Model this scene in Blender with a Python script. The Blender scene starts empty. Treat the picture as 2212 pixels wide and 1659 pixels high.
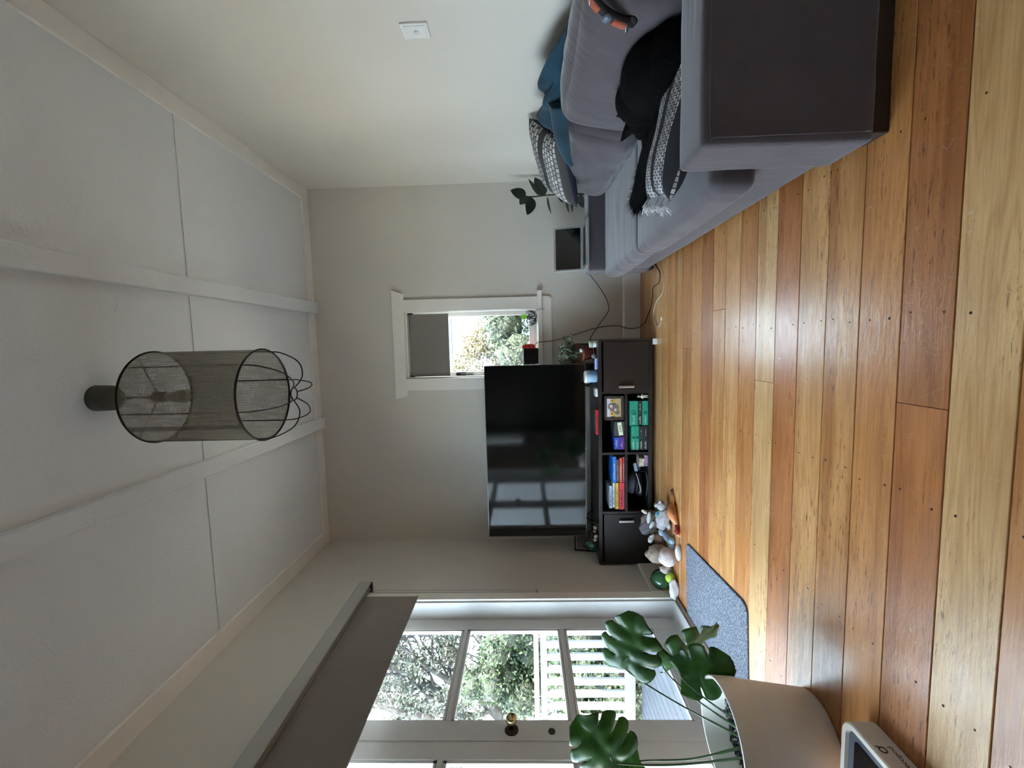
import bpy, bmesh, math, random
import numpy as np
from mathutils import Vector, Matrix, noise, Euler

scene = bpy.context.scene
COL = scene.collection
PI = math.pi
R = math.radians

# ------------------------------------------------------------------ camera
F_PX = 939.21
yaw, pit, rol = R(5.1875), R(1.6316), R(-1.2758)
fw = Vector((-math.sin(yaw) * math.cos(pit), math.cos(yaw) * math.cos(pit), math.sin(pit)))
rt = Vector((math.cos(yaw), math.sin(yaw), 0))
up = rt.cross(fw)
r2 = math.cos(rol) * rt + math.sin(rol) * up
u2 = -math.sin(rol) * rt + math.cos(rol) * up
cam_d = bpy.data.cameras.new('camera')
cam = bpy.data.objects.new('camera', cam_d)
COL.objects.link(cam)
cx, cyv, cz = -u2, r2, -fw          # the phone was held upright, the picture lies on its side
cam.matrix_world = Matrix(((cx.x, cyv.x, cz.x, 0), (cx.y, cyv.y, cz.y, 0), (cx.z, cyv.z, cz.z, 1.0), (0, 0, 0, 1)))
cam_d.sensor_fit = 'HORIZONTAL'
cam_d.sensor_width = 36
cam_d.lens = 36 * F_PX / 2212
cam_d.clip_start = 0.02
scene.camera = cam

# ------------------------------------------------------------------ light
world = bpy.data.worlds.new('sky')
scene.world = world
world.use_nodes = True
bg = world.node_tree.nodes['Background']
bg.inputs[0].default_value = (0.68, 0.84, 1.0, 1)
bg.inputs[1].default_value = 5.0

def sun(energy, el, az):
    d = bpy.data.lights.new('sun', 'SUN')
    d.energy = energy
    d.angle = R(1.5)
    d.color = (1.0, 0.93, 0.8)
    o = bpy.data.objects.new('sun', d)
    COL.objects.link(o)
    s = Vector((math.cos(R(el)) * math.cos(R(az)), math.cos(R(el)) * math.sin(R(az)), math.sin(R(el))))
    o.rotation_euler = s.to_track_quat('Z', 'Y').to_euler()
    o.location = s * 20
sun(22.0, 52, -35)

vs = scene.view_settings
vs.view_transform = 'Standard'
vs.look = 'None'
vs.exposure = 1.87
vs.gamma = 1
vs.use_curve_mapping = False

# room measures
XL, XR, YB, YF, H = -1.751, 1.358, 3.787, -1.7, 2.829

# ------------------------------------------------------------------ helpers
def srgb(r, g, b):
    f = lambda c: (c / 255 / 12.92) if c / 255 <= 0.04045 else ((c / 255 + 0.055) / 1.055) ** 2.4
    return (f(r), f(g), f(b), 1)

class N:
    def __init__(s, name):
        s.m = bpy.data.materials.new(name)
        s.m.use_nodes = True
        s.t = s.m.node_tree
        s.b = s.t.nodes['Principled BSDF']
        s.out = s.t.nodes['Material Output']
    def n(s, kind, **k):
        x = s.t.nodes.new(kind)
        for a, v in k.items():
            if a.startswith('i_'):
                x.inputs[a[2:]].default_value = v
            else:
                setattr(x, a, v)
        return x
    def l(s, a, b):
        s.t.links.new(a, b)
    def coord(s, scale=(1, 1, 1), out='Object', rnd=False):
        c = s.n('ShaderNodeTexCoord')
        mp = s.n('ShaderNodeMapping')
        mp.inputs['Scale'].default_value = scale
        s.l(c.outputs[out], mp.inputs[0])
        if rnd:
            oi = s.n('ShaderNodeObjectInfo')
            mu = s.n('ShaderNodeMath', operation='MULTIPLY')
            mu.inputs[1].default_value = 57.0
            s.l(oi.outputs['Random'], mu.inputs[0])
            s.l(mu.outputs[0], mp.inputs['Location'])
        return mp.outputs[0]
    def noise(s, vec, scale, detail=3, rough=0.5):
        x = s.n('ShaderNodeTexNoise')
        x.inputs['Scale'].default_value = scale
        x.inputs['Detail'].default_value = detail
        x.inputs['Roughness'].default_value = rough
        s.l(vec, x.inputs['Vector'])
        return x.outputs['Fac']
    def ramp(s, fac, stops):
        x = s.n('ShaderNodeValToRGB')
        while len(x.color_ramp.elements) < len(stops):
            x.color_ramp.elements.new(0.5)
        for e, (p, c) in zip(x.color_ramp.elements, stops):
            e.position = p
            e.color = c if len(c) == 4 else (*c, 1)
        s.l(fac, x.inputs[0])
        return x.outputs[0]
    def mix(s, a, b, fac=None, blend='MIX', f=0.5):
        x = s.n('ShaderNodeMix', data_type='RGBA', blend_type=blend)
        x.inputs[0].default_value = f
        for sock, v in ((x.inputs[6], a), (x.inputs[7], b)):
            if isinstance(v, tuple):
                sock.default_value = v
            else:
                s.l(v, sock)
        if fac is not None:
            s.l(fac, x.inputs[0])
        return x.outputs[2]
    def bump(s, h, strength=0.3, dist=0.01):
        x = s.n('ShaderNodeBump')
        x.inputs['Strength'].default_value = strength
        x.inputs['Distance'].default_value = dist
        s.l(h, x.inputs['Height'])
        s.l(x.outputs[0], s.b.inputs['Normal'])
        return x
    def set(s, **k):
        for a, v in k.items():
            s.b.inputs[a.replace('_', ' ')].default_value = v
        return s

MATS = {}
def plain(name, col, rough=0.5, metal=0.0, spec=0.5, var=0.12, vscale=6.0, bump=0.0, bscale=120, bdist=0.002, sheen=0.0, coat=0.0, rnd=False):
    if name in MATS:
        return MATS[name]
    w = N(name)
    v = w.coord(rnd=rnd)
    f = w.noise(v, vscale, 4)
    c0 = tuple(c * (1 - var) for c in col[:3]) + (1,)
    c1 = tuple(min(1, c * (1 + var)) for c in col[:3]) + (1,)
    w.l(w.ramp(f, [(0.3, c0), (0.7, c1)]), w.b.inputs['Base Color'])
    w.set(Roughness=rough, Metallic=metal)
    w.b.inputs['Specular IOR Level'].default_value = spec
    if sheen:
        w.b.inputs['Sheen Weight'].default_value = sheen
        w.b.inputs['Sheen Roughness'].default_value = 0.5
    if coat:
        w.b.inputs['Coat Weight'].default_value = coat
    if bump:
        w.bump(w.noise(v, bscale, 3), bump, bdist)
    MATS[name] = w.m
    return w.m

def smat(name, r, g, b, rough=0.5, **k):
    return plain(name, srgb(r, g, b), rough, **k)

class MB:
    """collects geometry, builds ONE mesh object"""
    def __init__(s):
        s.v = []
        s.f = []
    def add(s, vs_, fs):
        o = len(s.v)
        s.v.extend([tuple(p) for p in vs_])
        s.f.extend([tuple(i + o for i in f) for f in fs])
        return s
    def box(s, x0, x1, y0, y1, z0, z1):
        vs_ = [(x0, y0, z0), (x1, y0, z0), (x1, y1, z0), (x0, y1, z0), (x0, y0, z1), (x1, y0, z1), (x1, y1, z1), (x0, y1, z1)]
        return s.add(vs_, [(0, 3, 2, 1), (4, 5, 6, 7), (0, 1, 5, 4), (1, 2, 6, 5), (2, 3, 7, 6), (3, 0, 4, 7)])
    def prism(s, poly, axis, a, b):
        """extrude a 2D polygon along an axis: 'x' poly=(y,z), 'y' poly=(x,z), 'z' poly=(x,y)"""
        n = len(poly)
        def P(p, t):
            return {'x': (t, p[0], p[1]), 'y': (p[0], t, p[1]), 'z': (p[0], p[1], t)}[axis]
        vs_ = [P(p, a) for p in poly] + [P(p, b) for p in poly]
        fs = [tuple(range(n)), tuple(range(2 * n - 1, n - 1, -1))]
        for i in range(n):
            j = (i + 1) % n
            fs.append((i, j, n + j, n + i))
        return s.add(vs_, fs)
    def tube(s, pts, r, seg=8, cap=True, radii=None):
        pts = [Vector(p) for p in pts]
        n = len(pts)
        vs_, fs = [], []
        prev = None
        for i, p in enumerate(pts):
            t = (pts[min(i + 1, n - 1)] - pts[max(i - 1, 0)])
            t = t.normalized() if t.length > 1e-9 else Vector((0, 0, 1))
            if prev is None:
                a = Vector((0, 0, 1)) if abs(t.z) < 0.9 else Vector((1, 0, 0))
                u = t.cross(a).normalized()
            else:
                u = (prev - t * prev.dot(t))
                u = u.normalized() if u.length > 1e-6 else t.orthogonal().normalized()
            prev = u
            w = t.cross(u)
            rr = radii[i] if radii else r
            for k in range(seg):
                a = 2 * PI * k / seg
                vs_.append(p + rr * (math.cos(a) * u + math.sin(a) * w))
        for i in range(n - 1):
            for k in range(seg):
                fs.append((i * seg + k, i * seg + (k + 1) % seg, (i + 1) * seg + (k + 1) % seg, (i + 1) * seg + k))
        if cap:
            fs.append(tuple(range(seg - 1, -1, -1)))
            fs.append(tuple((n - 1) * seg + k for k in range(seg)))
        return s.add(vs_, fs)
    def ring(s, c, rad, r, axis=(0, 0, 1), seg=48, tseg=6):
        ax = Vector(axis).normalized()
        u = ax.orthogonal().normalized()
        w = ax.cross(u)
        vs_, fs = [], []
        for i in range(seg):
            a = 2 * PI * i / seg
            d = math.cos(a) * u + math.sin(a) * w
            for k in range(tseg):
                b = 2 * PI * k / tseg
                vs_.append(Vector(c) + d * (rad + r * math.cos(b)) + ax * (r * math.sin(b)))
        for i in range(seg):
            for k in range(tseg):
                fs.append((i * tseg + k, ((i + 1) % seg) * tseg + k, ((i + 1) % seg) * tseg + (k + 1) % tseg, i * tseg + (k + 1) % tseg))
        return s.add(vs_, fs)
    def lathe(s, prof, c=(0, 0, 0), seg=32, axis='z'):
        vs_, fs = [], []
        n = len(prof)
        for (r, z) in prof:
            for k in range(seg):
                a = 2 * PI * k / seg
                p = (r * math.cos(a), r * math.sin(a), z)
                if axis == 'x':
                    p = (p[2], p[0], p[1])
                elif axis == 'y':
                    p = (p[0], p[2], p[1])
                vs_.append((c[0] + p[0], c[1] + p[1], c[2] + p[2]))
        for i in range(n - 1):
            for k in range(seg):
                fs.append((i * seg + k, i * seg + (k + 1) % seg, (i + 1) * seg + (k + 1) % seg, (i + 1) * seg + k))
        if prof[0][0] > 1e-5:
            fs.append(tuple(range(seg - 1, -1, -1)))
        if prof[-1][0] > 1e-5:
            fs.append(tuple((n - 1) * seg + k for k in range(seg)))
        return s.add(vs_, fs)
    def blob(s, c, rad, seg=20, rings=14, nz=0.0, nscale=3.0, seed=0, rot=None, flat=None, pw=1.0, facet=0.0):
        """ellipsoid with lumps"""
        vs_, fs = [], []
        c = Vector(c)
        off = Vector((seed * 7.3, seed * 3.1, seed * 1.7))
        M = rot.to_matrix() if rot is not None else Matrix.Identity(3)
        for i in range(rings + 1):
            th = PI * i / rings
            for k in range(seg):
                a = 2 * PI * k / seg
                d = Vector((math.sin(th) * math.cos(a), math.sin(th) * math.sin(a), math.cos(th)))
                q = Vector([math.copysign(abs(x) ** pw, x) for x in d])
                h = 1 + nz * noise.noise(d * nscale + off)
                if facet:
                    h += facet * (noise.cell(d * nscale * 0.8 + off) - 0.5)
                p = Vector((q.x * rad[0], q.y * rad[1], q.z * rad[2])) * h
                if flat is not None and p.z < -rad[2] * flat:
                    p.z = -rad[2] * flat
                vs_.append(M @ p + c)
        for i in range(rings):
            for k in range(seg):
                fs.append((i * seg + k, (i + 1) * seg + k, (i + 1) * seg + (k + 1) % seg, i * seg + (k + 1) % seg))
        return s.add(vs_, fs)
    def build(s, name, mat, parent=None, smooth=False, bevel=0, bseg=2, loc=None, weld=False, autosm=True):
        me = bpy.data.meshes.new(name)
        me.from_pydata(s.v, [], s.f)
        if bevel or weld:
            bm = bmesh.new()
            bm.from_mesh(me)
            if weld:
                bmesh.ops.remove_doubles(bm, verts=bm.verts, dist=1e-5)
            if bevel:
                bmesh.ops.bevel(bm, geom=bm.edges[:], offset=bevel, segments=bseg, profile=0.5, affect='EDGES', clamp_overlap=True)
            bmesh.ops.recalc_face_normals(bm, faces=bm.faces)
            bm.to_mesh(me)
            bm.free()
        else:
            bm = bmesh.new()
            bm.from_mesh(me)
            bmesh.ops.recalc_face_normals(bm, faces=bm.faces)
            bm.to_mesh(me)
            bm.free()
        if smooth:
            me.polygons.foreach_set('use_smooth', [True] * len(me.polygons))
        me.materials.append(mat)
        o = bpy.data.objects.new(name, me)
        COL.objects.link(o)
        if parent is not None:
            o.parent = parent
            pw_ = world_loc(parent)
            o.location = Vector(loc) - pw_ if loc is not None else -pw_
        elif loc is not None:
            o.location = loc
        return o

def world_loc(o):
    p = Vector(o.location)
    while o.parent is not None:
        o = o.parent
        p += Vector(o.location)
    return p

def tag(o, label, cat, group=None, kind=None):
    o['label'] = label
    o['category'] = cat
    if group:
        o['group'] = group
    if kind:
        o['kind'] = kind
    return o

def thing(name, label, cat, loc=(0, 0, 0), group=None):
    o = bpy.data.objects.new(name, None)
    o.empty_display_size = 0.05
    COL.objects.link(o)
    o.location = loc
    return tag(o, label, cat, group)

def struct(o, label=None, cat=None):
    o['kind'] = 'structure'
    if label:
        o['label'] = label
    if cat:
        o['category'] = cat
    return o

def sbox(name, mat, parent, x0, x1, y0, y1, z0, z1, bevel=0, smooth=False):
    return MB().box(x0, x1, y0, y1, z0, z1).build(name, mat, parent, smooth, bevel)

def rbox(half, r, n=14, puff=(0, 0, 0), nz=0.0, nscale=4.0, seed=0, aniso=(1, 1, 1)):
    """rounded, puffed cushion box as vertices and faces (about the origin)"""
    hx, hy, hz = half
    vs_, fs = [], []
    for ax in range(3):
        for sg in (-1, 1):
            o = len(vs_)
            for i in range(n + 1):
                for j in range(n + 1):
                    # cosine spacing keeps samples near the edges
                    a = -math.cos(PI * i / n)
                    b = -math.cos(PI * j / n)
                    p = [0, 0, 0]
                    p[ax] = sg
                    p[(ax + 1) % 3] = a
                    p[(ax + 2) % 3] = b
                    P = Vector((p[0] * hx, p[1] * hy, p[2] * hz))
                    q = Vector([max(-(h - r), min(h - r, c)) for c, h in zip(P, half)])
                    d = P - q
                    if d.length > 1e-9:
                        P = q + d.normalized() * r
                    e = [1 - p[k] ** 2 for k in range(3)]
                    P.x += puff[0] * p[0] * e[1] * e[2]
                    P.y += puff[1] * p[1] * e[0] * e[2]
                    P.z += puff[2] * p[2] * e[0] * e[1]
                    if nz:
                        s_ = Vector((P.x * aniso[0], P.y * aniso[1], P.z * aniso[2])) * nscale + Vector((seed * 5.1, seed * 2.3, seed))
                        h = noise.noise(s_) + 0.5 * noise.noise(s_ * 2.3)
                        dn = P.normalized()
                        P += dn * (nz * h)
                    vs_.append(P)
            for i in range(n):
                for j in range(n):
                    a0 = o + i * (n + 1) + j
                    f = (a0, a0 + 1, a0 + n + 2, a0 + n + 1)
                    fs.append(f if sg > 0 else f[::-1])
    return vs_, fs

def cushion(name, mat, parent, c, half, r, rot=(0, 0, 0), **k):
    vs_, fs = rbox(half, r, **k)
    M = Euler(rot).to_matrix()
    vs_ = [M @ v + Vector(c) for v in vs_]
    return MB().add(vs_, fs).build(name, mat, parent, True, weld=True)

def text(name, body, size, mat, parent, loc, xdir, updir, align='CENTER', depth=0.0004):
    cu = bpy.data.curves.new(name, 'FONT')
    cu.body = body
    cu.size = size
    cu.align_x = align
    cu.align_y = 'CENTER'
    cu.extrude = depth
    tmp = bpy.data.objects.new(name, cu)
    COL.objects.link(tmp)
    dg = bpy.context.evaluated_depsgraph_get()
    me = bpy.data.meshes.new_from_object(tmp.evaluated_get(dg))
    bpy.data.objects.remove(tmp)
    me.name = name
    me.materials.clear()
    me.materials.append(mat)
    o = bpy.data.objects.new(name, me)
    COL.objects.link(o)
    x = Vector(xdir).normalized()
    z = x.cross(Vector(updir)).normalized()
    y = z.cross(x)
    o.rotation_euler = Matrix(((x.x, y.x, z.x), (x.y, y.y, z.y), (x.z, y.z, z.z))).to_euler()
    o.parent = parent
    o.location = Vector(loc) - world_loc(parent)
    return o

def curve_pts(pts, n=8):
    """Catmull-Rom through points"""
    P = [Vector(p) for p in pts]
    out = []
    for i in range(len(P) - 1):
        p0, p1, p2, p3 = P[max(i - 1, 0)], P[i], P[i + 1], P[min(i + 2, len(P) - 1)]
        for k in range(n):
            t = k / n
            out.append(0.5 * ((2 * p1) + (-p0 + p2) * t + (2 * p0 - 5 * p1 + 4 * p2 - p3) * t * t + (-p0 + 3 * p1 - 3 * p2 + p3) * t ** 3))
    out.append(P[-1])
    return out

# ================================================================== SETTING
# ---- materials of the room
def wall_mat(name, col):
    w = N(name)
    v = w.coord()
    f = w.noise(v, 1.2, 3)
    a = tuple(c * 0.97 for c in col[:3]) + (1,)
    b = tuple(min(1, c * 1.03) for c in col[:3]) + (1,)
    w.l(w.ramp(f, [(0.3, a), (0.7, b)]), w.b.inputs['Base Color'])
    w.set(Roughness=0.55)
    w.bump(w.noise(v, 260, 2), 0.08, 0.002)
    return w.m
M_WALL = wall_mat('wall paint greige', (0.67, 0.635, 0.575))
M_TRIM = smat('white trim paint', 240, 237, 230, 0.42, var=0.02)
M_DOORPAINT = smat('white door paint', 205, 205, 203, 0.4, var=0.03)

w = N('ceiling textured paint')
v = w.coord()
w.l(w.ramp(w.noise(v, 1.5, 3), [(0.3, (0.80, 0.825, 0.85, 1)), (0.7, (0.83, 0.855, 0.88, 1))]), w.b.inputs['Base Color'])
w.set(Roughness=0.7)
w.bump(w.noise(v, 70, 4, 0.6), 0.5, 0.006)
M_CEIL = w.m

def floor_mat():
    w = N('varnished board')
    oi = w.n('ShaderNodeObjectInfo')
    c = oi.outputs['Color']
    # slow change of tone along each board
    slow = w.noise(w.coord((0.9, 5, 5), rnd=True), 1.5, 4, 0.6)
    c = w.mix(c, w.ramp(slow, [(0.3, (0.74, 0.66, 0.58, 1)), (0.55, (1, 1, 1, 1)), (0.75, (1.14, 1.13, 1.10, 1))]), blend='MULTIPLY', f=1.0)
    # growth-ring lines: contour bands of a stretched noise
    ring = w.noise(w.coord((0.55, 7, 7), rnd=True), 1.3, 2, 0.4)
    mu = w.n('ShaderNodeMath', operation='MULTIPLY')
    mu.inputs[1].default_value = 95.0
    w.l(ring, mu.inputs[0])
    sn = w.n('ShaderNodeMath', operation='SINE')
    w.l(mu.outputs[0], sn.inputs[0])
    c = w.mix(c, w.ramp(sn.outputs[0], [(0.0, (1, 1, 1, 1)), (0.8, (0.86, 0.80, 0.74, 1)), (1.0, (0.80, 0.73, 0.66, 1))]), blend='MULTIPLY', f=0.6)
    # fine fibres
    grain = w.noise(w.coord((6, 190, 190), rnd=True), 1.0, 5, 0.7)
    c = w.mix(c, w.ramp(grain, [(0.3, (0.80, 0.76, 0.72, 1)), (0.6, (1.05, 1.04, 1.03, 1))]), blend='MULTIPLY', f=0.9)
    # broad heartwood streaks
    hs = w.ramp(w.noise(w.coord((0.3, 9, 9), rnd=True), 1.4, 3), [(0.54, (1, 1, 1, 1)), (0.64, (0.66, 0.52, 0.42, 1))])
    c = w.mix(c, hs, blend='MULTIPLY', f=0.7)
    # short dark checks and dents along the grain, in patches
    dk = w.ramp(w.noise(w.coord((16, 150, 150), rnd=True), 1.0, 4, 0.75), [(0.37, (0.30, 0.21, 0.15, 1)), (0.43, (1, 1, 1, 1))])
    area = w.ramp(w.noise(w.coord((1.1, 4, 4), rnd=True), 1.5, 3), [(0.44, (0, 0, 0, 1)), (0.58, (1, 1, 1, 1))])
    c = w.mix(c, w.mix(c, dk, blend='MULTIPLY', f=1.0), fac=area)
    # pale scuffs in every direction
    vo = w.n('ShaderNodeTexVoronoi', feature='DISTANCE_TO_EDGE')
    vo.inputs['Scale'].default_value = 9.0
    dv = w.n('ShaderNodeVectorMath', operation='ADD')
    nzv = w.n('ShaderNodeTexNoise')
    nzv.inputs['Scale'].default_value = 6.0
    w.l(w.coord((1, 1, 1), rnd=True), nzv.inputs['Vector'])
    w.l(w.coord((1, 1, 1), rnd=True), dv.inputs[0])
    w.l(nzv.outputs['Color'], dv.inputs[1])
    w.l(dv.outputs[0], vo.inputs['Vector'])
    sc = w.ramp(vo.outputs['Distance'], [(0.0, (1, 1, 1, 1)), (0.012, (0, 0, 0, 1))])
    scm = w.ramp(w.noise(w.coord((3, 3, 3), rnd=True), 4.0, 3), [(0.55, (0, 0, 0, 1)), (0.62, (1, 1, 1, 1))])
    scf = w.mix(sc, scm, blend='MULTIPLY', f=1.0)
    c = w.mix(c, w.mix(c, (0.75, 0.62, 0.46, 1), f=0.45), fac=scf)
    w.l(c, w.b.inputs['Base Color'])
    rn = w.ramp(w.noise(w.coord((2, 6, 6), rnd=True), 6, 4), [(0.3, (0.28, 0.28, 0.28, 1)), (0.7, (0.42, 0.42, 0.42, 1))])
    w.l(rn, w.b.inputs['Roughness'])
    w.b.inputs['Specular IOR Level'].default_value = 0.5
    w.b.inputs['Coat Weight'].default_value = 0.36
    w.b.inputs['Coat Roughness'].default_value = 0.17
    bm_ = w.mix(w.noise(w.coord((5, 14, 14), rnd=True), 5, 4, 0.6), grain, f=0.3)
    bp_ = w.bump(bm_, 0.5, 0.0022)
    w.l(bp_.outputs[0], w.b.inputs['Coat Normal'])
    return w.m
M_FLOOR = floor_mat()
M_GAP = smat('dark floor gap', 16, 10, 7, 0.9)

# ---- floor: a dark base with every board laid on it
floor = struct(MB().box(XL - 0.15, XR + 0.15, YF, YB + 0.1, -0.06, -0.02).build('floor', M_GAP))
random.seed(5)
PITCH, Y0 = 0.1442, 1.0454
cols = {
    'light': srgb(214, 162, 104), 'honey': srgb(206, 150, 92), 'mid': srgb(196, 136, 80),
    'red': srgb(184, 120, 70), 'pale': srgb(214, 172, 118),
}
order = {-1: 'pale', 0: 'red', 1: 'mid', 2: 'honey', 3: 'light', 4: 'red', 5: 'pale', 6: 'mid', 7: 'light', 8: 'honey', 9: 'red',
         10: 'honey', 11: 'mid', 12: 'light', 13: 'honey', 14: 'light', 15: 'pale', 16: 'light', 17: 'honey', 18: 'mid'}
joints = {0: [-0.18], 3: [0.9], 5: [-0.18], 8: [0.15], 9: [0.72], 11: [-0.05], 13: [0.4], 16: [-0.7], -3: [0.3], -5: [-0.6]}
board_cache = {}
nails = MB()
k0 = int(math.floor((YF - Y0) / PITCH)) + 1
for k in range(k0, 20):
    ya, yb = Y0 + k * PITCH, Y0 + (k + 1) * PITCH
    yb = min(yb, YB)
    if yb - ya < 0.01:
        continue
    gap = random.choice((0.0026, 0.0036, 0.0046))
    xs = [XL - 0.02] + sorted(joints.get(k, [])) + [XR + 0.02]
    for i in range(len(xs) - 1):
        xa, xb = xs[i] + 0.0006, xs[i + 1] - 0.0006
        b = MB().box(xa, xb, ya + gap / 2, yb - gap / 2, -0.02, random.uniform(-0.0006, 0.0))
        cxm, cym = (xa + xb) / 2, (ya + yb) / 2
        b.v = [(p[0] - cxm, p[1] - cym, p[2]) for p in b.v]
        o = b.build('plank', M_FLOOR, floor, bevel=0.0012, bseg=1, loc=(cxm, cym, 0))
        base = cols[order.get(k, random.choice(list(cols)))]
        j = random.uniform(0.93, 1.07)
        if i == 1:
            fq = random.choice((0.88, 1.08))
            base = tuple(q * fq for q in base)
        o.color = (base[0] * j, base[1] * j, base[2] * j, 1)
    for jx in (-1.35, -0.9, -0.42, 0.05, 0.52, 0.98):
        for dy in (0.03, 0.11):
            if random.random() < 0.75:
                x, y = jx + random.uniform(-0.012, 0.012), ya + dy + random.uniform(-0.008, 0.008)
                if y < yb - 0.01:
                    nails.lathe([(0.0030 * random.uniform(0.7, 1.3), 0.0001), (0.0028, 0.0003), (0, 0.0003)], (x, y, 0), 8)
no = nails.build('nail_hole', smat('nail hole stain', 42, 26, 18, 0.8), floor)
no['kind'] = 'stuff'

# ---- walls
T = 0.15
DY0, DY1, DZ = 0.97, 2.832, 2.13       # french door opening in the left wall
WX0, WX1, WZ0, WZ1 = -0.277, 0.305, 0.875, 2.02  # rear window opening
m = MB()
m.box(XL - T, XL, DY1, YB + T, -0.02, H)
# added window in the same wall, unseen behind the photographer, for fill light
NY0, NY1, NZ0, NZ1 = -1.40, -0.70, 1.00, 2.12
m.box(XL - T, XL, NY1, DY0, -0.02, H).box(XL - T, XL, YF - T, NY0, -0.02, H)
m.box(XL - T, XL, NY0, NY1, -0.02, NZ0).box(XL - T, XL, NY0, NY1, NZ1, H)
m.box(XL - T, XL, DY0, DY1, DZ, H)
struct(m.build('wall_left', M_WALL))
struct(MB().box(XR, XR + T, YF - T, YB + T, -0.02, H).build('wall_right', M_WALL))
m = MB()
m.box(XL, WX0, YB, YB + T, -0.02, H).box(WX1, XR, YB, YB + T, -0.02, H)
m.box(WX0, WX1, YB, YB + T, -0.02, WZ0).box(WX0, WX1, YB, YB + T, WZ1, H)
struct(m.build('wall_back', M_WALL))
w = N('added dark panelling')  # invented dark finish, added to dim the sofa arm and the television's reflection
v = w.coord((9, 9, 0.8))
w.l(w.ramp(w.noise(v, 4, 5), [(0.3, (0.06, 0.045, 0.035, 1)), (0.7, (0.11, 0.085, 0.066, 1))]), w.b.inputs['Base Color'])
w.set(Roughness=0.5)
wf = struct(MB().box(XL, XR, YF - T, YF, -0.02, H).build('wall_front', w.m))
for i in range(9):
    xa = XL + 0.01 + i * (XR - XL - 0.02) / 9
    MB().box(xa, xa + (XR - XL - 0.02) / 9 - 0.006, YF, YF + 0.012, 0.0, H - 0.03).build('panel', w.m, wf, bevel=0.002, bseg=1)

# ---- ceiling with beams and flat cover battens
ceiling = struct(MB().box(XL - T, XR + T, YF - T, YB + T, H, H + 0.12).build('ceiling', M_CEIL))
def beam(n, x0, x1):
    struct(MB().box(x0, x1, YF, YB, H - 0.045, H).build('trim_%d' % n, M_CEIL, bevel=0.006))
beam(1, 0.312, 0.405)
beam(2, -0.70, -0.607)
n = 3
for yb_ in (2.385, 0.6):
    for (xa, xb) in ((XL + 0.12, -0.702), (-0.605, 0.31), (0.407, XR - 0.1)):
        struct(MB().box(xa, xb, yb_ - 0.016, yb_ + 0.016, H - 0.006, H).build('trim_%d' % n, M_CEIL, bevel=0.002))
        n += 1
M_CORN = smat('cornice paint', 240, 237, 232, 0.55, var=0.03)
for (a, b, c, d) in ((XR - 0.1, XR, YF, YB), (XL, XL + 0.12, YF, YB), (XL + 0.12, XR - 0.1, YB - 0.1, YB)):
    struct(MB().box(a, b, c, d, H - 0.02, H).build('trim_%d' % n, M_CORN, bevel=0.003))
    n += 1

# ---- baseboards
def base_back(x0, x1):
    return MB().prism([(YB, 0), (YB - 0.02, 0), (YB - 0.02, 0.135), (YB - 0.012, 0.145), (YB, 0.147)], 'x', x0, x1)
struct(base_back(XL, XR).build('baseboard_back', M_TRIM))
struct(MB().prism([(XR, 0), (XR - 0.02, 0), (XR - 0.02, 0.135), (XR - 0.012, 0.145), (XR, 0.147)], 'y', YF, YB - 0.02).build('baseboard_right', M_TRIM))
struct(MB().prism([(XL, 0), (XL + 0.02, 0), (XL + 0.02, 0.135), (XL + 0.012, 0.145), (XL, 0.147)], 'y', 2.905, YB - 0.02).build('baseboard_left', M_TRIM))

# ---- light switch on the right wall
sw = thing('light_switch', 'white square light switch on the bare wall above the sofa', 'light switch', (XR, 1.987, 1.436))
M_PLASTIC = smat('white plastic', 228, 228, 226, 0.35, var=0.01)
sbox('plate', M_PLASTIC, sw, XR - 0.009, XR, 1.941, 2.033, 1.376, 1.494, 0.003)
sbox('rocker', M_PLASTIC, sw, XR - 0.012, XR - 0.006, 1.951, 2.023, 1.388, 1.482, 0.002)
MB().lathe([(0.010, 0), (0.010, 0.003), (0, 0.004)], (0, 0, 0), 16, 'x').build('button', M_PLASTIC, sw, True, loc=(XR - 0.0155, 1.985, 1.43))

# ---- thin clear glass
def glass_mat():
    w = N('clear window glass')
    t = w.n('ShaderNodeBsdfTransparent')
    g = w.n('ShaderNodeBsdfGlossy')
    g.inputs['Roughness'].default_value = 0.02
    lw = w.n('ShaderNodeLayerWeight')
    lw.inputs[0].default_value = 0.5
    p5 = w.n('ShaderNodeMath', operation='POWER')
    p5.inputs[1].default_value = 5.0
    w.l(lw.outputs['Facing'], p5.inputs[0])
    fr = w.n('ShaderNodeMath', operation='MULTIPLY_ADD')
    fr.inputs[1].default_value = 0.96
    fr.inputs[2].default_value = 0.04
    w.l(p5.outputs[0], fr.inputs[0])
    nz = w.noise(w.coord((1, 1, 1)), 2.0, 2)
    tint = w.ramp(nz, [(0.0, (0.96, 0.985, 0.98, 1)), (1.0, (0.985, 0.995, 0.99, 1))])
    w.l(tint, t.inputs[0])
    mx = w.n('ShaderNodeMixShader')
    w.l(fr.outputs[0], mx.inputs[0])
    w.l(t.outputs[0], mx.inputs[1])
    w.l(g.outputs[0], mx.inputs[2])
    w.l(mx.outputs[0], w.out.inputs[0])
    return w.m
M_GLASS = glass_mat()
M_BLIND = None
def blind_mat():
    w = N('grey blind fabric')
    v = w.coord()
    c = w.ramp(w.noise(v, 300, 2), [(0.3, srgb(126, 120, 114)), (0.7, srgb(142, 136, 130))])
    w.l(c, w.b.inputs['Base Color'])
    w.set(Roughness=0.85)
    w.bump(w.noise(v, 500, 2), 0.2, 0.001)
    return w.m
M_BLIND = blind_mat()

# ================================================================== REAR WINDOW
win = struct(bpy.data.objects.new('window_1', None))
COL.objects.link(win)
win.location = (0.01, YB, WZ0)
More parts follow.
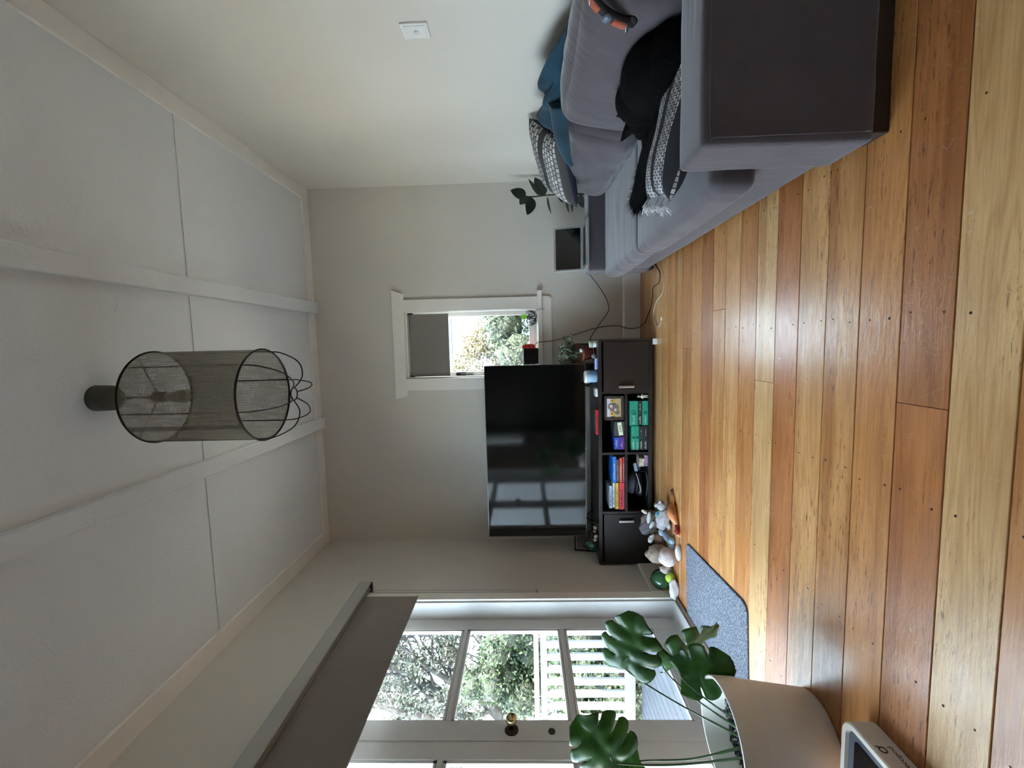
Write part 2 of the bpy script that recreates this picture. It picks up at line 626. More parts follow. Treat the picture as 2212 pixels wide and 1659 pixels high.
# casing: flared head, side boards, sill nose, apron
MB().prism([(-0.451, 2.127), (-0.432, 2.03), (0.455, 2.03), (0.485, 2.127)], 'y', YB - 0.026, YB).build('head_casing', M_TRIM, win, bevel=0.002)
sbox('side_casing', M_TRIM, win, 0.300, 0.405, YB - 0.02, YB, 0.875, 2.03, 0.002)
sbox('side_casing', M_TRIM, win, -0.381, -0.277, YB - 0.02, YB, 0.875, 2.03, 0.002)
sbox('sill', M_TRIM, win, -0.44, 0.454, YB - 0.055, YB + 0.06, 0.835, 0.875, 0.006)
MB().prism([(-0.381, 0.757), (0.384, 0.757), (0.403, 0.78), (0.403, 0.835), (-0.381, 0.835)], 'y', YB - 0.022, YB).build('apron', M_TRIM, win, bevel=0.002)
# reveal lining
for (a, b, c, d) in ((WX0 - 0.0, WX0 + 0.012, WZ0, WZ1), (WX1 - 0.012, WX1, WZ0, WZ1), (WX0, WX1, WZ1 - 0.012, WZ1), (WX0, WX1, WZ0, WZ0 + 0.01)):
    sbox('reveal', M_TRIM, win, a, b, YB - 0.001, YB + T, c, d)
# opening sash
GX0, GX1, GZ0, GZ1 = -0.232, 0.258, 0.948, 1.95
YS0, YS1 = YB + 0.06, YB + 0.10
sbox('sash_stile', M_TRIM, win, WX0 + 0.012, GX0, YS0, YS1, WZ0 + 0.01, WZ1 - 0.012, 0.003)
sbox('sash_stile', M_TRIM, win, GX1, WX1 - 0.012, YS0, YS1, WZ0 + 0.01, WZ1 - 0.012, 0.003)
sbox('sash_rail', M_TRIM, win, GX0, GX1, YS0, YS1, WZ0 + 0.01, GZ0, 0.003)
sbox('sash_rail', M_TRIM, win, GX0, GX1, YS0, YS1, GZ1, WZ1 - 0.012, 0.003)
sbox('pane', M_GLASS, win, GX0, GX1, YS0 + 0.018, YS0 + 0.022, GZ0, GZ1)
M_BRONZE = smat('dark bronze metal', 62, 54, 48, 0.4, metal=0.8)
h = MB().box(-0.262, -0.236, YS0 - 0.006, YS0, 1.515, 1.575)
h.tube([(-0.25, YS0 - 0.006, 1.565), (-0.25, YS0 - 0.02, 1.565), (-0.25, YS0 - 0.024, 1.50), (-0.253, YS0 - 0.02, 1.45)], 0.006, 6)
h.box(-0.262, -0.234, YS0 - 0.016, YS0 - 0.004, 1.56, 1.60)
h.build('latch', M_BRONZE, win)

# roller blind in the window recess
rb = thing('roller_blind', 'short grey roller blind pulled part way down in the small window', 'blind', (0.01, YB + 0.03, 1.99))
MB().lathe([(0.016, -0.272), (0.016, 0.272)], (0, 0, 0), 16, 'x').build('roller', M_BLIND, rb, True, loc=(0.008, YB + 0.035, 1.985))
MB().box(-0.262, 0.282, YB + 0.018, YB + 0.0195, 1.66, 1.985).build('fabric', M_BLIND, rb)
MB().tube([(-0.262, YB + 0.019, 1.655), (0.282, YB + 0.019, 1.655)], 0.006, 8).build('bottom_bar', M_BLIND, rb, True)
for xx in (-0.265, 0.283):
    sbox('bracket', M_BRONZE, rb, xx - 0.002, xx + 0.01, YB + 0.015, YB + 0.055, 1.965, 2.006, 0.002)

# added fill-light window, unseen behind the photographer
fill_win = struct(bpy.data.objects.new('added_fill_window', None))
COL.objects.link(fill_win)
fill_win.location = (XL, (NY0 + NY1) / 2, NZ0)
for (a, b, c, d) in ((NY0, NY0 + 0.05, NZ0, NZ1), (NY1 - 0.05, NY1, NZ0, NZ1), (NY0, NY1, NZ1 - 0.05, NZ1), (NY0, NY1, NZ0, NZ0 + 0.06), ((NY0 + NY1) / 2 - 0.03, (NY0 + NY1) / 2 + 0.03, NZ0, NZ1)):
    sbox('window_frame', M_DOORPAINT, fill_win, XL - 0.12, XL - 0.06, a, b, c, d, 0.003)
sbox('window_sill', M_DOORPAINT, fill_win, XL - 0.14, XL + 0.04, NY0 - 0.04, NY1 + 0.04, NZ0 - 0.03, NZ0, 0.004)
sbox('pane', M_GLASS, fill_win, XL - 0.092, XL - 0.088, NY0 + 0.05, NY1 - 0.05, NZ0 + 0.06, NZ1 - 0.05)
# ================================================================== FRENCH DOORS
# casing around the opening on the room side
struct(MB().box(XL, XL + 0.018, DY1 - 0.003, 2.905, 0, 2.2).build('trim_20', M_TRIM, bevel=0.002))
struct(MB().box(XL, XL + 0.018, 0.90, DY0 + 0.003, 0, 2.2).build('trim_21', M_TRIM, bevel=0.002))
struct(MB().box(XL, XL + 0.018, 0.90, 2.905, DZ, 2.2).build('trim_22', M_TRIM, bevel=0.002))
# jamb lining and threshold
m = MB()
m.box(XL - T - 0.02, XL, DY1 - 0.016, DY1, 0.0, DZ).box(XL - T - 0.02, XL, DY0, DY0 + 0.016, 0.0, DZ).box(XL - T - 0.02, XL, DY0, DY1, DZ - 0.016, DZ)
struct(m.build('trim_23', M_DOORPAINT, bevel=0.001))
struct(MB().prism([(XL + 0.004, 0.0), (XL + 0.004, 0.022), (XL - 0.02, 0.03), (XL - 0.20, 0.03), (XL - 0.22, 0.0)], 'y', DY0 + 0.016, DY1 - 0.016).build('trim_24', M_DOORPAINT))
M_THRESH = smat('stained timber threshold', 96, 76, 62, 0.5)
struct(MB().box(XL + 0.005, XL + 0.04, DY0, DY1, 0.0, 0.012).build('trim_25', M_THRESH, bevel=0.003))

XD0, XD1 = -1.905, -1.868     # door thickness
def leaf_door(idx, y_hinge, y_lock):
    d = struct(bpy.data.objects.new('door_%d' % idx, None))
    COL.objects.link(d)
    d.location = (XD1, (y_hinge + y_lock) / 2, 0.03)
    s = 1 if y_hinge > y_lock else -1
    hs, ls = 0.105, 0.10
    def yb(a, b):
        return (min(a, b), max(a, b))
    a, b = yb(y_hinge, y_hinge - s * hs)
    sbox('stile', M_DOORPAINT, d, XD0, XD1, a, b, 0.035, 2.11, 0.002)
    a, b = yb(y_lock, y_lock + s * ls)
    sbox('stile', M_DOORPAINT, d, XD0, XD1, a, b, 0.035, 2.11, 0.002)
    g0, g1 = yb(y_hinge - s * hs, y_lock + s * ls)
    sbox('bottom_rail', M_DOORPAINT, d, XD0, XD1, g0, g1, 0.035, 0.195, 0.002)
    sbox('top_rail', M_DOORPAINT, d, XD0, XD1, g0, g1, 2.02, 2.11, 0.002)
    zs = [0.195, 0.79, 1.42, 2.02]
    for z in zs[1:3]:
        MB().prism([(XD0, z - 0.018), (XD1 - 0.012, z - 0.018), (XD1, z - 0.008), (XD1, z + 0.008), (XD1 - 0.012, z + 0.018), (XD0, z + 0.018)], 'y', g0, g1).build('glazing_bar', M_DOORPAINT, d)
    for i in range(3):
        za, zb = zs[i] + (0.018 if i else 0), zs[i + 1] - (0.018 if i < 2 else 0)
        pn = sbox('pane', M_GLASS, d, XD0 + 0.012, XD0 + 0.016, g0, g1, za, zb)
        bd = MB()
        for (c0, c1, e0, e1) in ((g0, g0 + 0.012, za, zb), (g1 - 0.012, g1, za, zb), (g0, g1, za, za + 0.012), (g0, g1, zb - 0.012, zb)):
            bd.box(XD0 + 0.016, XD1 - 0.006, c0, c1, e0, e1)
        bd.build('glazing_bead', M_DOORPAINT, pn)
    return d
d1 = leaf_door(1, DY1 - 0.018, 1.905)
d2 = leaf_door(2, DY0 + 0.018, 1.901)
# rebate strip over the meeting stiles, knob and lock
sbox('meeting_strip', M_DOORPAINT, d1, XD1, XD1 + 0.006, 1.892, 1.915, 0.04, 2.1, 0.002)
M_BRASS = smat('aged brass', 190, 170, 130, 0.22, metal=1.0)
MB().lathe([(0.034, 0), (0.034, 0.004), (0.026, 0.008), (0.0, 0.009)], (0, 0, 0), 28, 'x').build('rosette', M_BRONZE, d1, True, loc=(XD1, 1.953, 1.10))
MB().lathe([(0.011, 0.006), (0.010, 0.03), (0.016, 0.036), (0.026, 0.045), (0.030, 0.058), (0.027, 0.071), (0.015, 0.080), (0, 0.082)], (0, 0, 0), 28, 'x').build('knob', M_BRASS, d1, True, loc=(XD1, 1.953, 1.10))
MB().lathe([(0.017, 0), (0.017, 0.004), (0.012, 0.006), (0, 0.006)], (0, 0, 0), 20, 'x').build('lock', M_BRONZE, d1, True, loc=(XD1, 1.945, 0.905))

# big roller blind over the doors
bl = thing('roller_blind', 'wide grey roller blind hanging over the french doors', 'blind', (XL, 1.9, 2.1))
M_VAL = smat('valance grey white', 176, 178, 174, 0.5, var=0.03)
YBL0, YBL1 = 0.86, 2.955
MB().prism([(XL, 2.215), (XL + 0.075, 2.215), (XL + 0.08, 2.205), (XL + 0.08, 2.135), (XL + 0.072, 2.13), (XL + 0.072, 2.20), (XL, 2.20)], 'y', YBL0, YBL1).build('valance', M_VAL, bl)
MB().lathe([(0.024, YBL0 + 0.02), (0.024, YBL1 - 0.02)], (0, 0, 0), 20, 'y').build('roller', M_BLIND, bl, True, loc=(XL + 0.038, 0, 2.155))
for yy in (YBL0, YBL1 - 0.008):
    sbox('end_cap', smat('grey plastic cap', 96, 97, 96, 0.5), bl, XL, XL + 0.078, yy, yy + 0.008, 2.12, 2.212, 0.002)
MB().box(XL + 0.022, XL + 0.0235, YBL0 + 0.06, 2.86, 1.775, 2.155).build('fabric', M_BLIND, bl)
MB().tube([(XL + 0.0228, YBL0 + 0.06, 1.775), (XL + 0.0228, 2.86, 1.775)], 0.006, 8).build('bottom_bar', M_BLIND, bl, True)
ch = MB()
zz = 2.13
cpts = curve_pts([(XL + 0.03, 2.930, 2.13), (XL + 0.024, 2.931, 1.5), (XL + 0.022, 2.930, 0.98), (XL + 0.024, 2.915, 0.955), (XL + 0.026, 2.897, 0.98), (XL + 0.028, 2.893, 1.5), (XL + 0.034, 2.893, 2.13)], 14)
ch.tube(cpts, 0.0016, 5)
ch.build('bead_chain', M_VAL, bl, True)
bcl = MB().lathe([(0.008, -0.014), (0.008, 0.014)], (XL + 0.022, 2.913, 0.945), 10, 'x')
bcl.build('chain_cleat', M_VAL, bl, True)

# ================================================================== OUTSIDE
M_BOUNCE_GROUND = plain('pale bounce ground', (0.50, 0.48, 0.44, 1), 0.9, var=0.2, vscale=3)  # ground colour lightened to bounce extra sunlight up into the room
struct(MB().box(-30, 25, -25, 35, -0.75, -0.55).build('ground', M_BOUNCE_GROUND), 'pale ground around the house, lightened to bounce sunlight', 'ground')

# timber deck with single boards running along the house
M_DECK = None
w = N('weathered deck timber')
v = w.coord((6, 0.6, 6), rnd=True)
oi = w.n('ShaderNodeObjectInfo')
g = w.ramp(w.noise(v, 6, 6), [(0.25, (0.6, 0.6, 0.62, 1)), (0.75, (1.15, 1.15, 1.15, 1))])
w.l(w.mix(oi.outputs['Color'], g, blend='MULTIPLY', f=1), w.b.inputs['Base Color'])
w.set(Roughness=0.6)
M_DECK = w.m
deck = struct(MB().box(-5.6, -1.93, -1.6, 4.14, -0.30, -0.16).build('deck', smat('deck bearer', 50, 48, 46, 0.9)), 'grey timber deck outside the french doors', 'deck')
bw = 0.104
pb = MB().box(-bw / 2 + 0.0025, bw / 2 - 0.0025, -2.87, 2.87, -0.03, 0)
proto = None
x = -1.985
while x > -5.55:
    if proto is None:
        proto = pb.build('deck_board', M_DECK, deck, bevel=0.003, bseg=1, loc=(x, 1.27, -0.12))
        o = proto
    else:
        o = proto.copy()
        COL.objects.link(o)
        o.parent = deck
        o.location = (x, 1.27, -0.12)
    s = random.uniform(0.85, 1.1)
    o.color = (0.022 * s, 0.026 * s, 0.036 * s, 1)
    x -= bw

# white balustrade at the end of the deck
M_RAIL = plain('white exterior paint', (0.19, 0.20, 0.21, 1), 0.4, var=0.03)
rail = thing('balustrade', 'white slatted balustrade at the end of the grey deck', 'railing', (-3.7, 4.20, -0.07))
MB().box(-5.6, -2.55, 4.15, 4.26, 0.915, 0.965).build('top_rail', M_RAIL, rail, bevel=0.004)
sbox('upper_rail', M_RAIL, rail, -5.6, -2.55, 4.185, 4.225, 0.83, 0.90, 0.003)
sbox('bottom_rail', M_RAIL, rail, -5.6, -2.55, 4.185, 4.225, -0.07, 0.035, 0.003)
sb = MB().box(-0.038, 0.038, -0.012, 0.012, 0, 0.80)
x = -2.66
first = None
while x > -5.55:
    if first is None:
        first = sb.build('slat', M_RAIL, rail, bevel=0.003, bseg=1, loc=(x, 4.205, 0.033))
    else:
        o = first.copy()
        COL.objects.link(o)
        o.parent = rail
        o.location = Vector((x, 4.205, 0.033)) - rail.location
    x -= 0.136
sbox('post', M_RAIL, rail, -2.60, -2.50, 4.15, 4.26, -0.20, 1.0, 0.004)

# white boarded screen with a trellis at the other end of the deck (it shows in the television's screen)
M_SCRW = plain('white screen paint', (0.5, 0.52, 0.55, 1), 0.5, var=0.03)
scr = thing('garden_screen', 'white weatherboard screen with trellis strip standing opposite the balustrade', 'screen', (-3.6, -2.4, -0.55))
wb = MB().prism([(0, 0), (-0.022, 0), (-0.006, 0.21), (0, 0.21)], 'x', -5.6, -2.9)
for i in range(15):
    mbx = MB()
    mbx.v = [(p[0], p[1] - 2.4, p[2] - 0.55 + i * 0.2) for p in wb.v]
    mbx.f = list(wb.f)
    mbx.build('weatherboard', M_SCRW, scr)
tr = MB()
for i in range(-2, 16):
    z = -0.4 + i * 0.22
    for s in (1, -1):
        za, zb2 = (z, z + 0.45) if s > 0 else (z + 0.45, z)
        tr.tube([(-2.84, -2.38 - 0.006 * s, za), (-2.42, -2.38 - 0.006 * s, zb2)], 0.014, 4)
tr.build('trellis', M_SCRW, scr)
for xx in (-2.88, -2.40):
    sbox('post', M_RAIL, scr, xx - 0.04, xx + 0.04, -2.42, -2.34, -0.55, 3.0, 0.004)

# ---- leaves
def leaf_mat(name, c0, c1, trans=0.3):
    w = N(name)
    geo = w.n('ShaderNodeNewGeometry')
    ra = w.ramp(geo.outputs['Random Per Island'], [(0.0, c0), (0.55, c1), (0.93, tuple(min(1, x * 1.6) for x in c1[:3]) + (1,)), (1.0, (0.05, 0.035, 0.02, 1))])
    w.l(ra, w.b.inputs['Base Color'])
    w.set(Roughness=0.5)
    tr_ = w.n('ShaderNodeBsdfTranslucent')
    w.l(ra, tr_.inputs[0])
    mx = w.n('ShaderNodeMixShader')
    mx.inputs[0].default_value = trans
    w.l(w.b.outputs[0], mx.inputs[1])
    w.l(tr_.outputs[0], mx.inputs[2])
    w.l(mx.outputs[0], w.out.inputs[0])
    return w.m
M_LF_DARK = leaf_mat('dark evergreen leaves', (0.011, 0.022, 0.011, 1), (0.034, 0.056, 0.026, 1))
M_LF_GREY = leaf_mat('grey green leaves', (0.012, 0.018, 0.014, 1), (0.034, 0.044, 0.032, 1))
M_LF_YEL = leaf_mat('hedge leaves', (0.013, 0.026, 0.014, 1), (0.042, 0.066, 0.036, 1))
M_LF_PALE = leaf_mat('pale yellow shrub leaves', (0.055, 0.058, 0.030, 1), (0.14, 0.115, 0.065, 1))
M_BARK = plain('grey bark', (0.030, 0.029, 0.029, 1), 0.9, var=0.4, vscale=12, bump=0.5, bscale=30, bdist=0.02)

M_INNER = plain('dark core for inner shade', (0.012, 0.019, 0.010, 1), 0.8, var=0.6, vscale=25, bump=1.0, bscale=30, bdist=0.05)  # dark green of the solid cores, standing in for shade between leaves

def leaves(rng, pts, size, name, mat, parent):
    n = len(pts)
    pts = np.asarray(pts)
    a = rng.normal(size=(n, 3)); a /= np.linalg.norm(a, axis=1)[:, None]
    b = rng.normal(size=(n, 3)); b -= (a * b).sum(1)[:, None] * a; b /= np.linalg.norm(b, axis=1)[:, None]
    L = size * rng.uniform(0.6, 1.4, (n, 1))
    W = L * 0.45
    V = np.empty((n, 4, 3))
    V[:, 0] = pts - a * L * 0.5
    V[:, 1] = pts + b * W * 0.5
    V[:, 2] = pts + a * L * 0.5
    V[:, 3] = pts - b * W * 0.5
    me = bpy.data.meshes.new(name)
    me.vertices.add(4 * n)
    me.vertices.foreach_set('co', V.reshape(-1))
    me.loops.add(4 * n)
    me.loops.foreach_set('vertex_index', np.arange(4 * n, dtype=np.int32))
    me.polygons.add(n)
    me.polygons.foreach_set('loop_start', np.arange(0, 4 * n, 4, dtype=np.int32))
    me.update(calc_edges=True)
    me.materials.append(mat)
    o = bpy.data.objects.new(name, me)
    COL.objects.link(o)
    o.parent = parent
    o.location = -world_loc(parent)
    o['kind'] = 'stuff'
    return o

def clump_points(rng, n, clumps):
    """points in the shells of soft balls (x,y,z,rx,ry,rz)"""
    cl = np.array(clumps, float)
    wgt = cl[:, 3] * cl[:, 5]
    idx = rng.choice(len(cl), n, p=wgt / wgt.sum())
    d = rng.normal(size=(n, 3)); d /= np.linalg.norm(d, axis=1)[:, None]
    r = rng.uniform(0.55, 1.05, (n, 1))
    return cl[idx, :3] + d * r * cl[idx, 3:]

def shrub(name, label, cat, base, clumps, n, size, mat, seed, group=None, core=0.0):
    rng = np.random.default_rng(seed)
    t = thing(name, label, cat, base, group)
    cl = [(base[0] + c[0], base[1] + c[1], base[2] + c[2], c[3], c[4], c[5]) for c in clumps]
    leaves(rng, clump_points(rng, n, cl), size, 'foliage', mat, t)
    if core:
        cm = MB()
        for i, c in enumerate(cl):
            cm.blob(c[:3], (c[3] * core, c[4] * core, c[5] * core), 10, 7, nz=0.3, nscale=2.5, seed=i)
        cm.build('shade_core', M_INNER, t, True)['kind'] = 'stuff'
    st = MB()
    rr = random.Random(seed)
    for c in cl[:14]:
        b = Vector(base) + Vector((rr.uniform(-0.25, 0.25), rr.uniform(-0.1, 0.1), -0.02))
        e = Vector(c[:3])
        mid = (b + e) / 2 + Vector((rr.uniform(-0.1, 0.1), rr.uniform(-0.1, 0.1), 0))
        st.tube(curve_pts([b, mid, e], 4), 0.03, 6, radii=[0.035 - 0.025 * i / 8 for i in range(9)])
    st.build('stem', M_BARK, t, True)
    return t

rr = random.Random(3)
def hedge_clumps(x0, x1, zt, n, ry=0.35, rad=(0.28, 0.45), zmin=0.1):
    out = []
    for _ in range(n):
        r = rr.uniform(*rad)
        out.append((rr.uniform(x0, x1), rr.uniform(-0.25, 0.25), rr.uniform(zmin, max(zmin + 0.01, zt - r)), r, r * 1.0, r * rr.uniform(0.8, 1.1)))
    return out
# bushes behind the balustrade
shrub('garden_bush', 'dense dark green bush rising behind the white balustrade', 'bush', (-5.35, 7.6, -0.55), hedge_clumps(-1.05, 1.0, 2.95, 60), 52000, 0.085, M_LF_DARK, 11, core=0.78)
shrub('garden_bush', 'thin grey-green bush with sky showing through beside the dark bush', 'bush', (-7.0, 8.2, -0.55), hedge_clumps(-0.7, 0.6, 2.3, 16), 3200, 0.075, M_LF_GREY, 12)
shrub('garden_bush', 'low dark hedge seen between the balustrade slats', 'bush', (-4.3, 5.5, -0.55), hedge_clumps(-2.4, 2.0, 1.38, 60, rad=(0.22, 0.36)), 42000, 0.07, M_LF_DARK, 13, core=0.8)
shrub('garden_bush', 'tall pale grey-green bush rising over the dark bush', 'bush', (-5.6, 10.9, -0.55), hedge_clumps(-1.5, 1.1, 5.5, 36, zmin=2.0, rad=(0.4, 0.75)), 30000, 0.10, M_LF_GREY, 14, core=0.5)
# hedge outside the small window
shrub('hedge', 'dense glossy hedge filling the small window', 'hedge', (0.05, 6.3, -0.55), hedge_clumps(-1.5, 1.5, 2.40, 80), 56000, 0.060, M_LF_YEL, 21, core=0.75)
shrub('garden_shrub', 'pale yellow shrub topping the hedge outside the small window', 'shrub', (-0.45, 7.25, -0.55), hedge_clumps(-0.9, 0.75, 3.1, 18, zmin=1.8, rad=(0.2, 0.33)), 8000, 0.06, M_LF_PALE, 22)
# neighbour's wall beyond the hedge
nb = thing('neighbour_house', 'pale blue-grey neighbouring house beyond the hedge', 'house', (1.6, 10.0, -0.55))
M_NB = smat('blue grey weatherboard', 78, 90, 108, 0.6)
for i in range(22):
    MB().prism([(10.0, -0.55 + i * 0.2), (9.975, -0.55 + i * 0.2), (9.993, -0.34 + i * 0.2), (10.0, -0.34 + i * 0.2)], 'x', -2.6, 7.0).build('weatherboard', M_NB, nb)
sbox('corner_board', M_RAIL, nb, 0.92, 1.04, 9.95, 10.0, -0.55, 3.9)
sbox('window_frame', M_RAIL, nb, -0.2, 0.7, 9.94, 9.975, 1.2, 2.6)

# ---- tree with spreading branches beyond the deck
def tree(label, base, limbs, seed, nl, mat, depth=3):
    """limbs: list of (points, radius); each limb sprouts twigs"""
    rng = random.Random(seed)
    t = thing('garden_tree', label, 'tree', base)
    m_ = MB()
    tips = []
    def grow(p, d, L, r, dep):
        n_ = 5
        pts = [p]
        q = p.copy()
        dd = d.copy()
        for i in range(n_):
            dd = (dd + Vector((rng.uniform(-0.25, 0.25), rng.uniform(-0.25, 0.25), rng.uniform(-0.16, 0.2)))).normalized()
            q = q + dd * L / n_
            pts.append(q.copy())
        m_.tube(pts, r, 6 if r > 0.03 else 4, radii=[r * (1 - 0.45 * i / n_) for i in range(n_ + 1)], cap=False)
        if dep <= 1:
            tips.extend(pts[2:])
        if dep == 0:
            return
        for k in range(rng.choice((2, 3))):
            a = dd.orthogonal().normalized()
            a.rotate(Matrix.Rotation(rng.uniform(0, 2 * PI), 3, dd))
            grow(pts[-1] if k else pts[-2], (dd + a * rng.uniform(0.5, 0.95)).normalized(), L * rng.uniform(0.6, 0.85), r * rng.uniform(0.5, 0.65), dep - 1)
    for (pts, r0, r1) in limbs:
        c = curve_pts([Vector(q) + Vector(base) for q in pts], 6)
        n_ = len(c) - 1
        r0, r1 = r0 * 1.35, r1 * 1.5
        rad = [r0 + (r1 - r0) * i / n_ for i in range(n_ + 1)]
        m_.tube([q + Vector((rng.uniform(-0.02, 0.02), rng.uniform(-0.02, 0.02), rng.uniform(-0.02, 0.02))) for q in c], r0, 8, radii=rad)
        for i in range(3, n_ + 1, 2):
            d = (c[i] - c[i - 1]).normalized()
            a = d.orthogonal().normalized()
            a.rotate(Matrix.Rotation(rng.uniform(0, 2 * PI), 3, d))
            if r0 < 0.2 or i == n_:
                grow(c[i], (d + a * rng.uniform(0.4, 1.0)).normalized(), rng.uniform(0.45, 0.85), rad[i] * 0.6, depth if i > n_ // 2 else depth - 1)
    m_.build('trunk', M_BARK, t, True)
    nr = np.random.default_rng(seed)
    T_ = np.array([tuple(q) for q in tips])
    ctr = T_[nr.choice(len(T_), nl)]
    leaves(nr, ctr + nr.normal(scale=0.10, size=(nl, 3)), 0.085, 'foliage', mat, t)
    return t
tree('spreading tree with twisted grey branches against the bright sky', (-9.0, 9.0, -0.55),
     [([(0, 0, -0.1), (0.05, 0, 1.0), (0.25, 0, 1.9)], 0.20, 0.16),
      ([(0.2, 0, 1.8), (0.9, 0.1, 2.5), (1.7, 0.0, 3.0), (2.6, 0.1, 3.4), (3.3, 0.0, 3.6)], 0.11, 0.03),
      ([(0.25, 0, 1.9), (0.7, -0.1, 2.9), (1.3, 0.1, 3.7), (1.9, 0.0, 4.6), (2.4, 0.0, 5.2)], 0.10, 0.03),
      ([(0.2, 0, 1.7), (0.9, 0.2, 2.15), (1.7, 0.2, 2.35), (2.5, 0.3, 2.75)], 0.07, 0.025),
      ([(0.25, 0, 1.9), (0.3, 0.1, 3.0), (0.6, 0.1, 4.0), (0.9, 0.1, 5.2)], 0.10, 0.03),
      ([(1.3, 0.05, 2.75), (1.7, -0.1, 3.4), (2.3, -0.1, 4.2), (2.9, 0, 4.9)], 0.06, 0.02)], 8, 26000, M_LF_GREY)

# ================================================================== TELEVISION STAND
w = N('black brown wood veneer')
v = w.coord((2, 14, 14))
w.l(w.ramp(w.noise(v, 5, 6), [(0.3, (0.012, 0.0095, 0.009, 1)), (0.7, (0.022, 0.0175, 0.016, 1))]), w.b.inputs['Base Color'])
w.set(Roughness=0.38)
M_BLK = w.m
M_ALU = smat('brushed aluminium', 205, 205, 205, 0.3, metal=0.9)
SX0, SX1, SY0, SY1 = -1.735, 0.022, 3.29, 3.70
st = thing('tv_stand', 'long black-brown television stand with two doors and open shelves', 'tv stand', (-0.86, 3.5, 0))
sbox('top', M_BLK, st, SX0, SX1, SY0, SY1, 0.415, 0.442, 0.002)
sbox('bottom', M_BLK, st, SX0, SX1, SY0, SY1, 0.035, 0.062, 0.002)
for x0 in (SX0, SX1 - 0.02):
    sbox('side', M_BLK, st, x0, x0 + 0.02, SY0, SY1, 0.062, 0.415)
for x0 in (-0.392, -1.331):
    sbox('partition', M_BLK, st, x0, x0 + 0.02, SY0 + 0.001, SY1, 0.062, 0.415)
sbox('divider', M_BLK, st, -0.862, -0.844, SY0 + 0.002, SY1, 0.062, 0.415)
sbox('shelf', M_BLK, st, -1.311, -0.862, SY0 + 0.003, SY1, 0.222, 0.241)
sbox('shelf', M_BLK, st, -0.844, -0.392, SY0 + 0.003, SY1, 0.222, 0.241)
sbox('back_panel', M_BLK, st, SX0, SX1, SY1, SY1 + 0.006, 0.04, 0.44)
for (a, b, hx) in ((-0.370, 0.0, -0.337), (-1.713, -1.333, -1.382)):
    d = sbox('door', M_BLK, st, a, b, SY0 - 0.004, SY0 + 0.014, 0.064, 0.402, 0.0015)
    MB().box(hx - 0.008, hx + 0.008, SY0 - 0.03, SY0 - 0.022, 0.178, 0.292).box(hx - 0.006, hx + 0.006, SY0 - 0.024, SY0 - 0.004, 0.182, 0.194).box(hx - 0.006, hx + 0.006, SY0 - 0.024, SY0 - 0.004, 0.276, 0.288).build('handle', M_ALU, d, bevel=0.002)
for fx in (-0.003, -1.69):
    for fy in (SY0 + 0.022, SY1 - 0.04):
        sbox('foot', M_PLASTIC if fx > -0.1 else M_BLK, st, fx - 0.022, fx + 0.022, fy - 0.022, fy + 0.022, 0.0, 0.035, 0.003)

# ================================================================== TELEVISION
tvY = 3.44
tv = thing('television', 'large flat black television standing on the black-brown stand', 'television', (-0.865, tvY, 0.442))
TX0, TX1, TZ0, TZ1 = -1.568, -0.165, 0.517, 1.318
w = N('dark glass screen')
w.l(w.ramp(w.noise(w.coord(), 2, 2), [(0, (0.0012, 0.0016, 0.0018, 1)), (1, (0.0018, 0.0022, 0.0025, 1))]), w.b.inputs['Base Color'])
w.set(Roughness=0.07)
w.b.inputs['Specular IOR Level'].default_value = 0.7
M_SCREEN = w.m
M_TVB = smat('black plastic', 16, 16, 17, 0.4, var=0.05)
sbox('back_shell', M_TVB, tv, TX0 + 0.004, TX1 - 0.004, tvY + 0.002, tvY + 0.045, TZ0 + 0.004, TZ1 - 0.004, 0.004)
sbox('screen', M_SCREEN, tv, TX0 + 0.004, TX1 - 0.004, tvY - 0.001, tvY + 0.002, TZ0 + 0.004, TZ1 - 0.004)
fr = MB()
for (a, b, c, d) in ((TX0, TX0 + 0.004, TZ0, TZ1), (TX1 - 0.004, TX1, TZ0, TZ1), (TX0, TX1, TZ0, TZ0 + 0.006), (TX0, TX1, TZ1 - 0.004, TZ1)):
    fr.box(a, b, tvY - 0.004, tvY + 0.03, c, d)
fr.build('bezel', smat('thin metal bezel', 110, 112, 114, 0.3, metal=0.9), tv)
sbox('badge', M_ALU, tv, -0.853, -0.837, tvY - 0.0055, tvY - 0.004, TZ0 + 0.001, TZ0 + 0.0055)
for lx in (-0.34, -1.42):
    MB().tube([(lx, 3.30, 0.448), (lx, tvY + 0.02, 0.532), (lx, 3.60, 0.448)], 0.006, 6).build('leg', M_TVB, tv, True)

# ================================================================== THINGS IN THE STAND
def boxthing(name, label, cat, mat, x0, x1, y0, y1, z0, z1, group=None, bevel=0.0015, bars=None, barmat=None, page=None):
    """a closed box or lying book; bars = printed marks on its front edge"""
    t = thing(name, label, cat, ((x0 + x1) / 2, (y0 + y1) / 2, z0), group)
    if page:
        c = 0.0025
        sbox('pages', page, t, x0 + 0.002, x1 - 0.002, y0 + 0.004, y1 - 0.002, z0 + c, z1 - c)
        MB().box(x0, x1, y0, y1, z0, z0 + c).box(x0, x1, y0, y1, z1 - c, z1).box(x0, x1, y0, y0 + 0.0035, z0, z1).build('cover', mat, t)
    else:
        sbox('case', mat, t, x0, x1, y0, y1, z0, z1, bevel)
    for i, (u0, u1, v0, v1) in enumerate(bars or []):
        W_, H_ = x1 - x0, z1 - z0
        sbox('print', barmat, t, x0 + u0 * W_, x0 + u1 * W_, y0 - 0.0006, y0 + 0.0002, z0 + v0 * H_, z0 + v1 * H_)
    return t
M_TEAL = smat('teal card', 32, 150, 122, 0.45, var=0.04)
M_BOXBLK = smat('black card', 34, 33, 34, 0.5, var=0.05)
M_PRT = smat('pale print', 185, 190, 180, 0.6)
M_PRD = smat('dark green print', 14, 92, 76, 0.6)
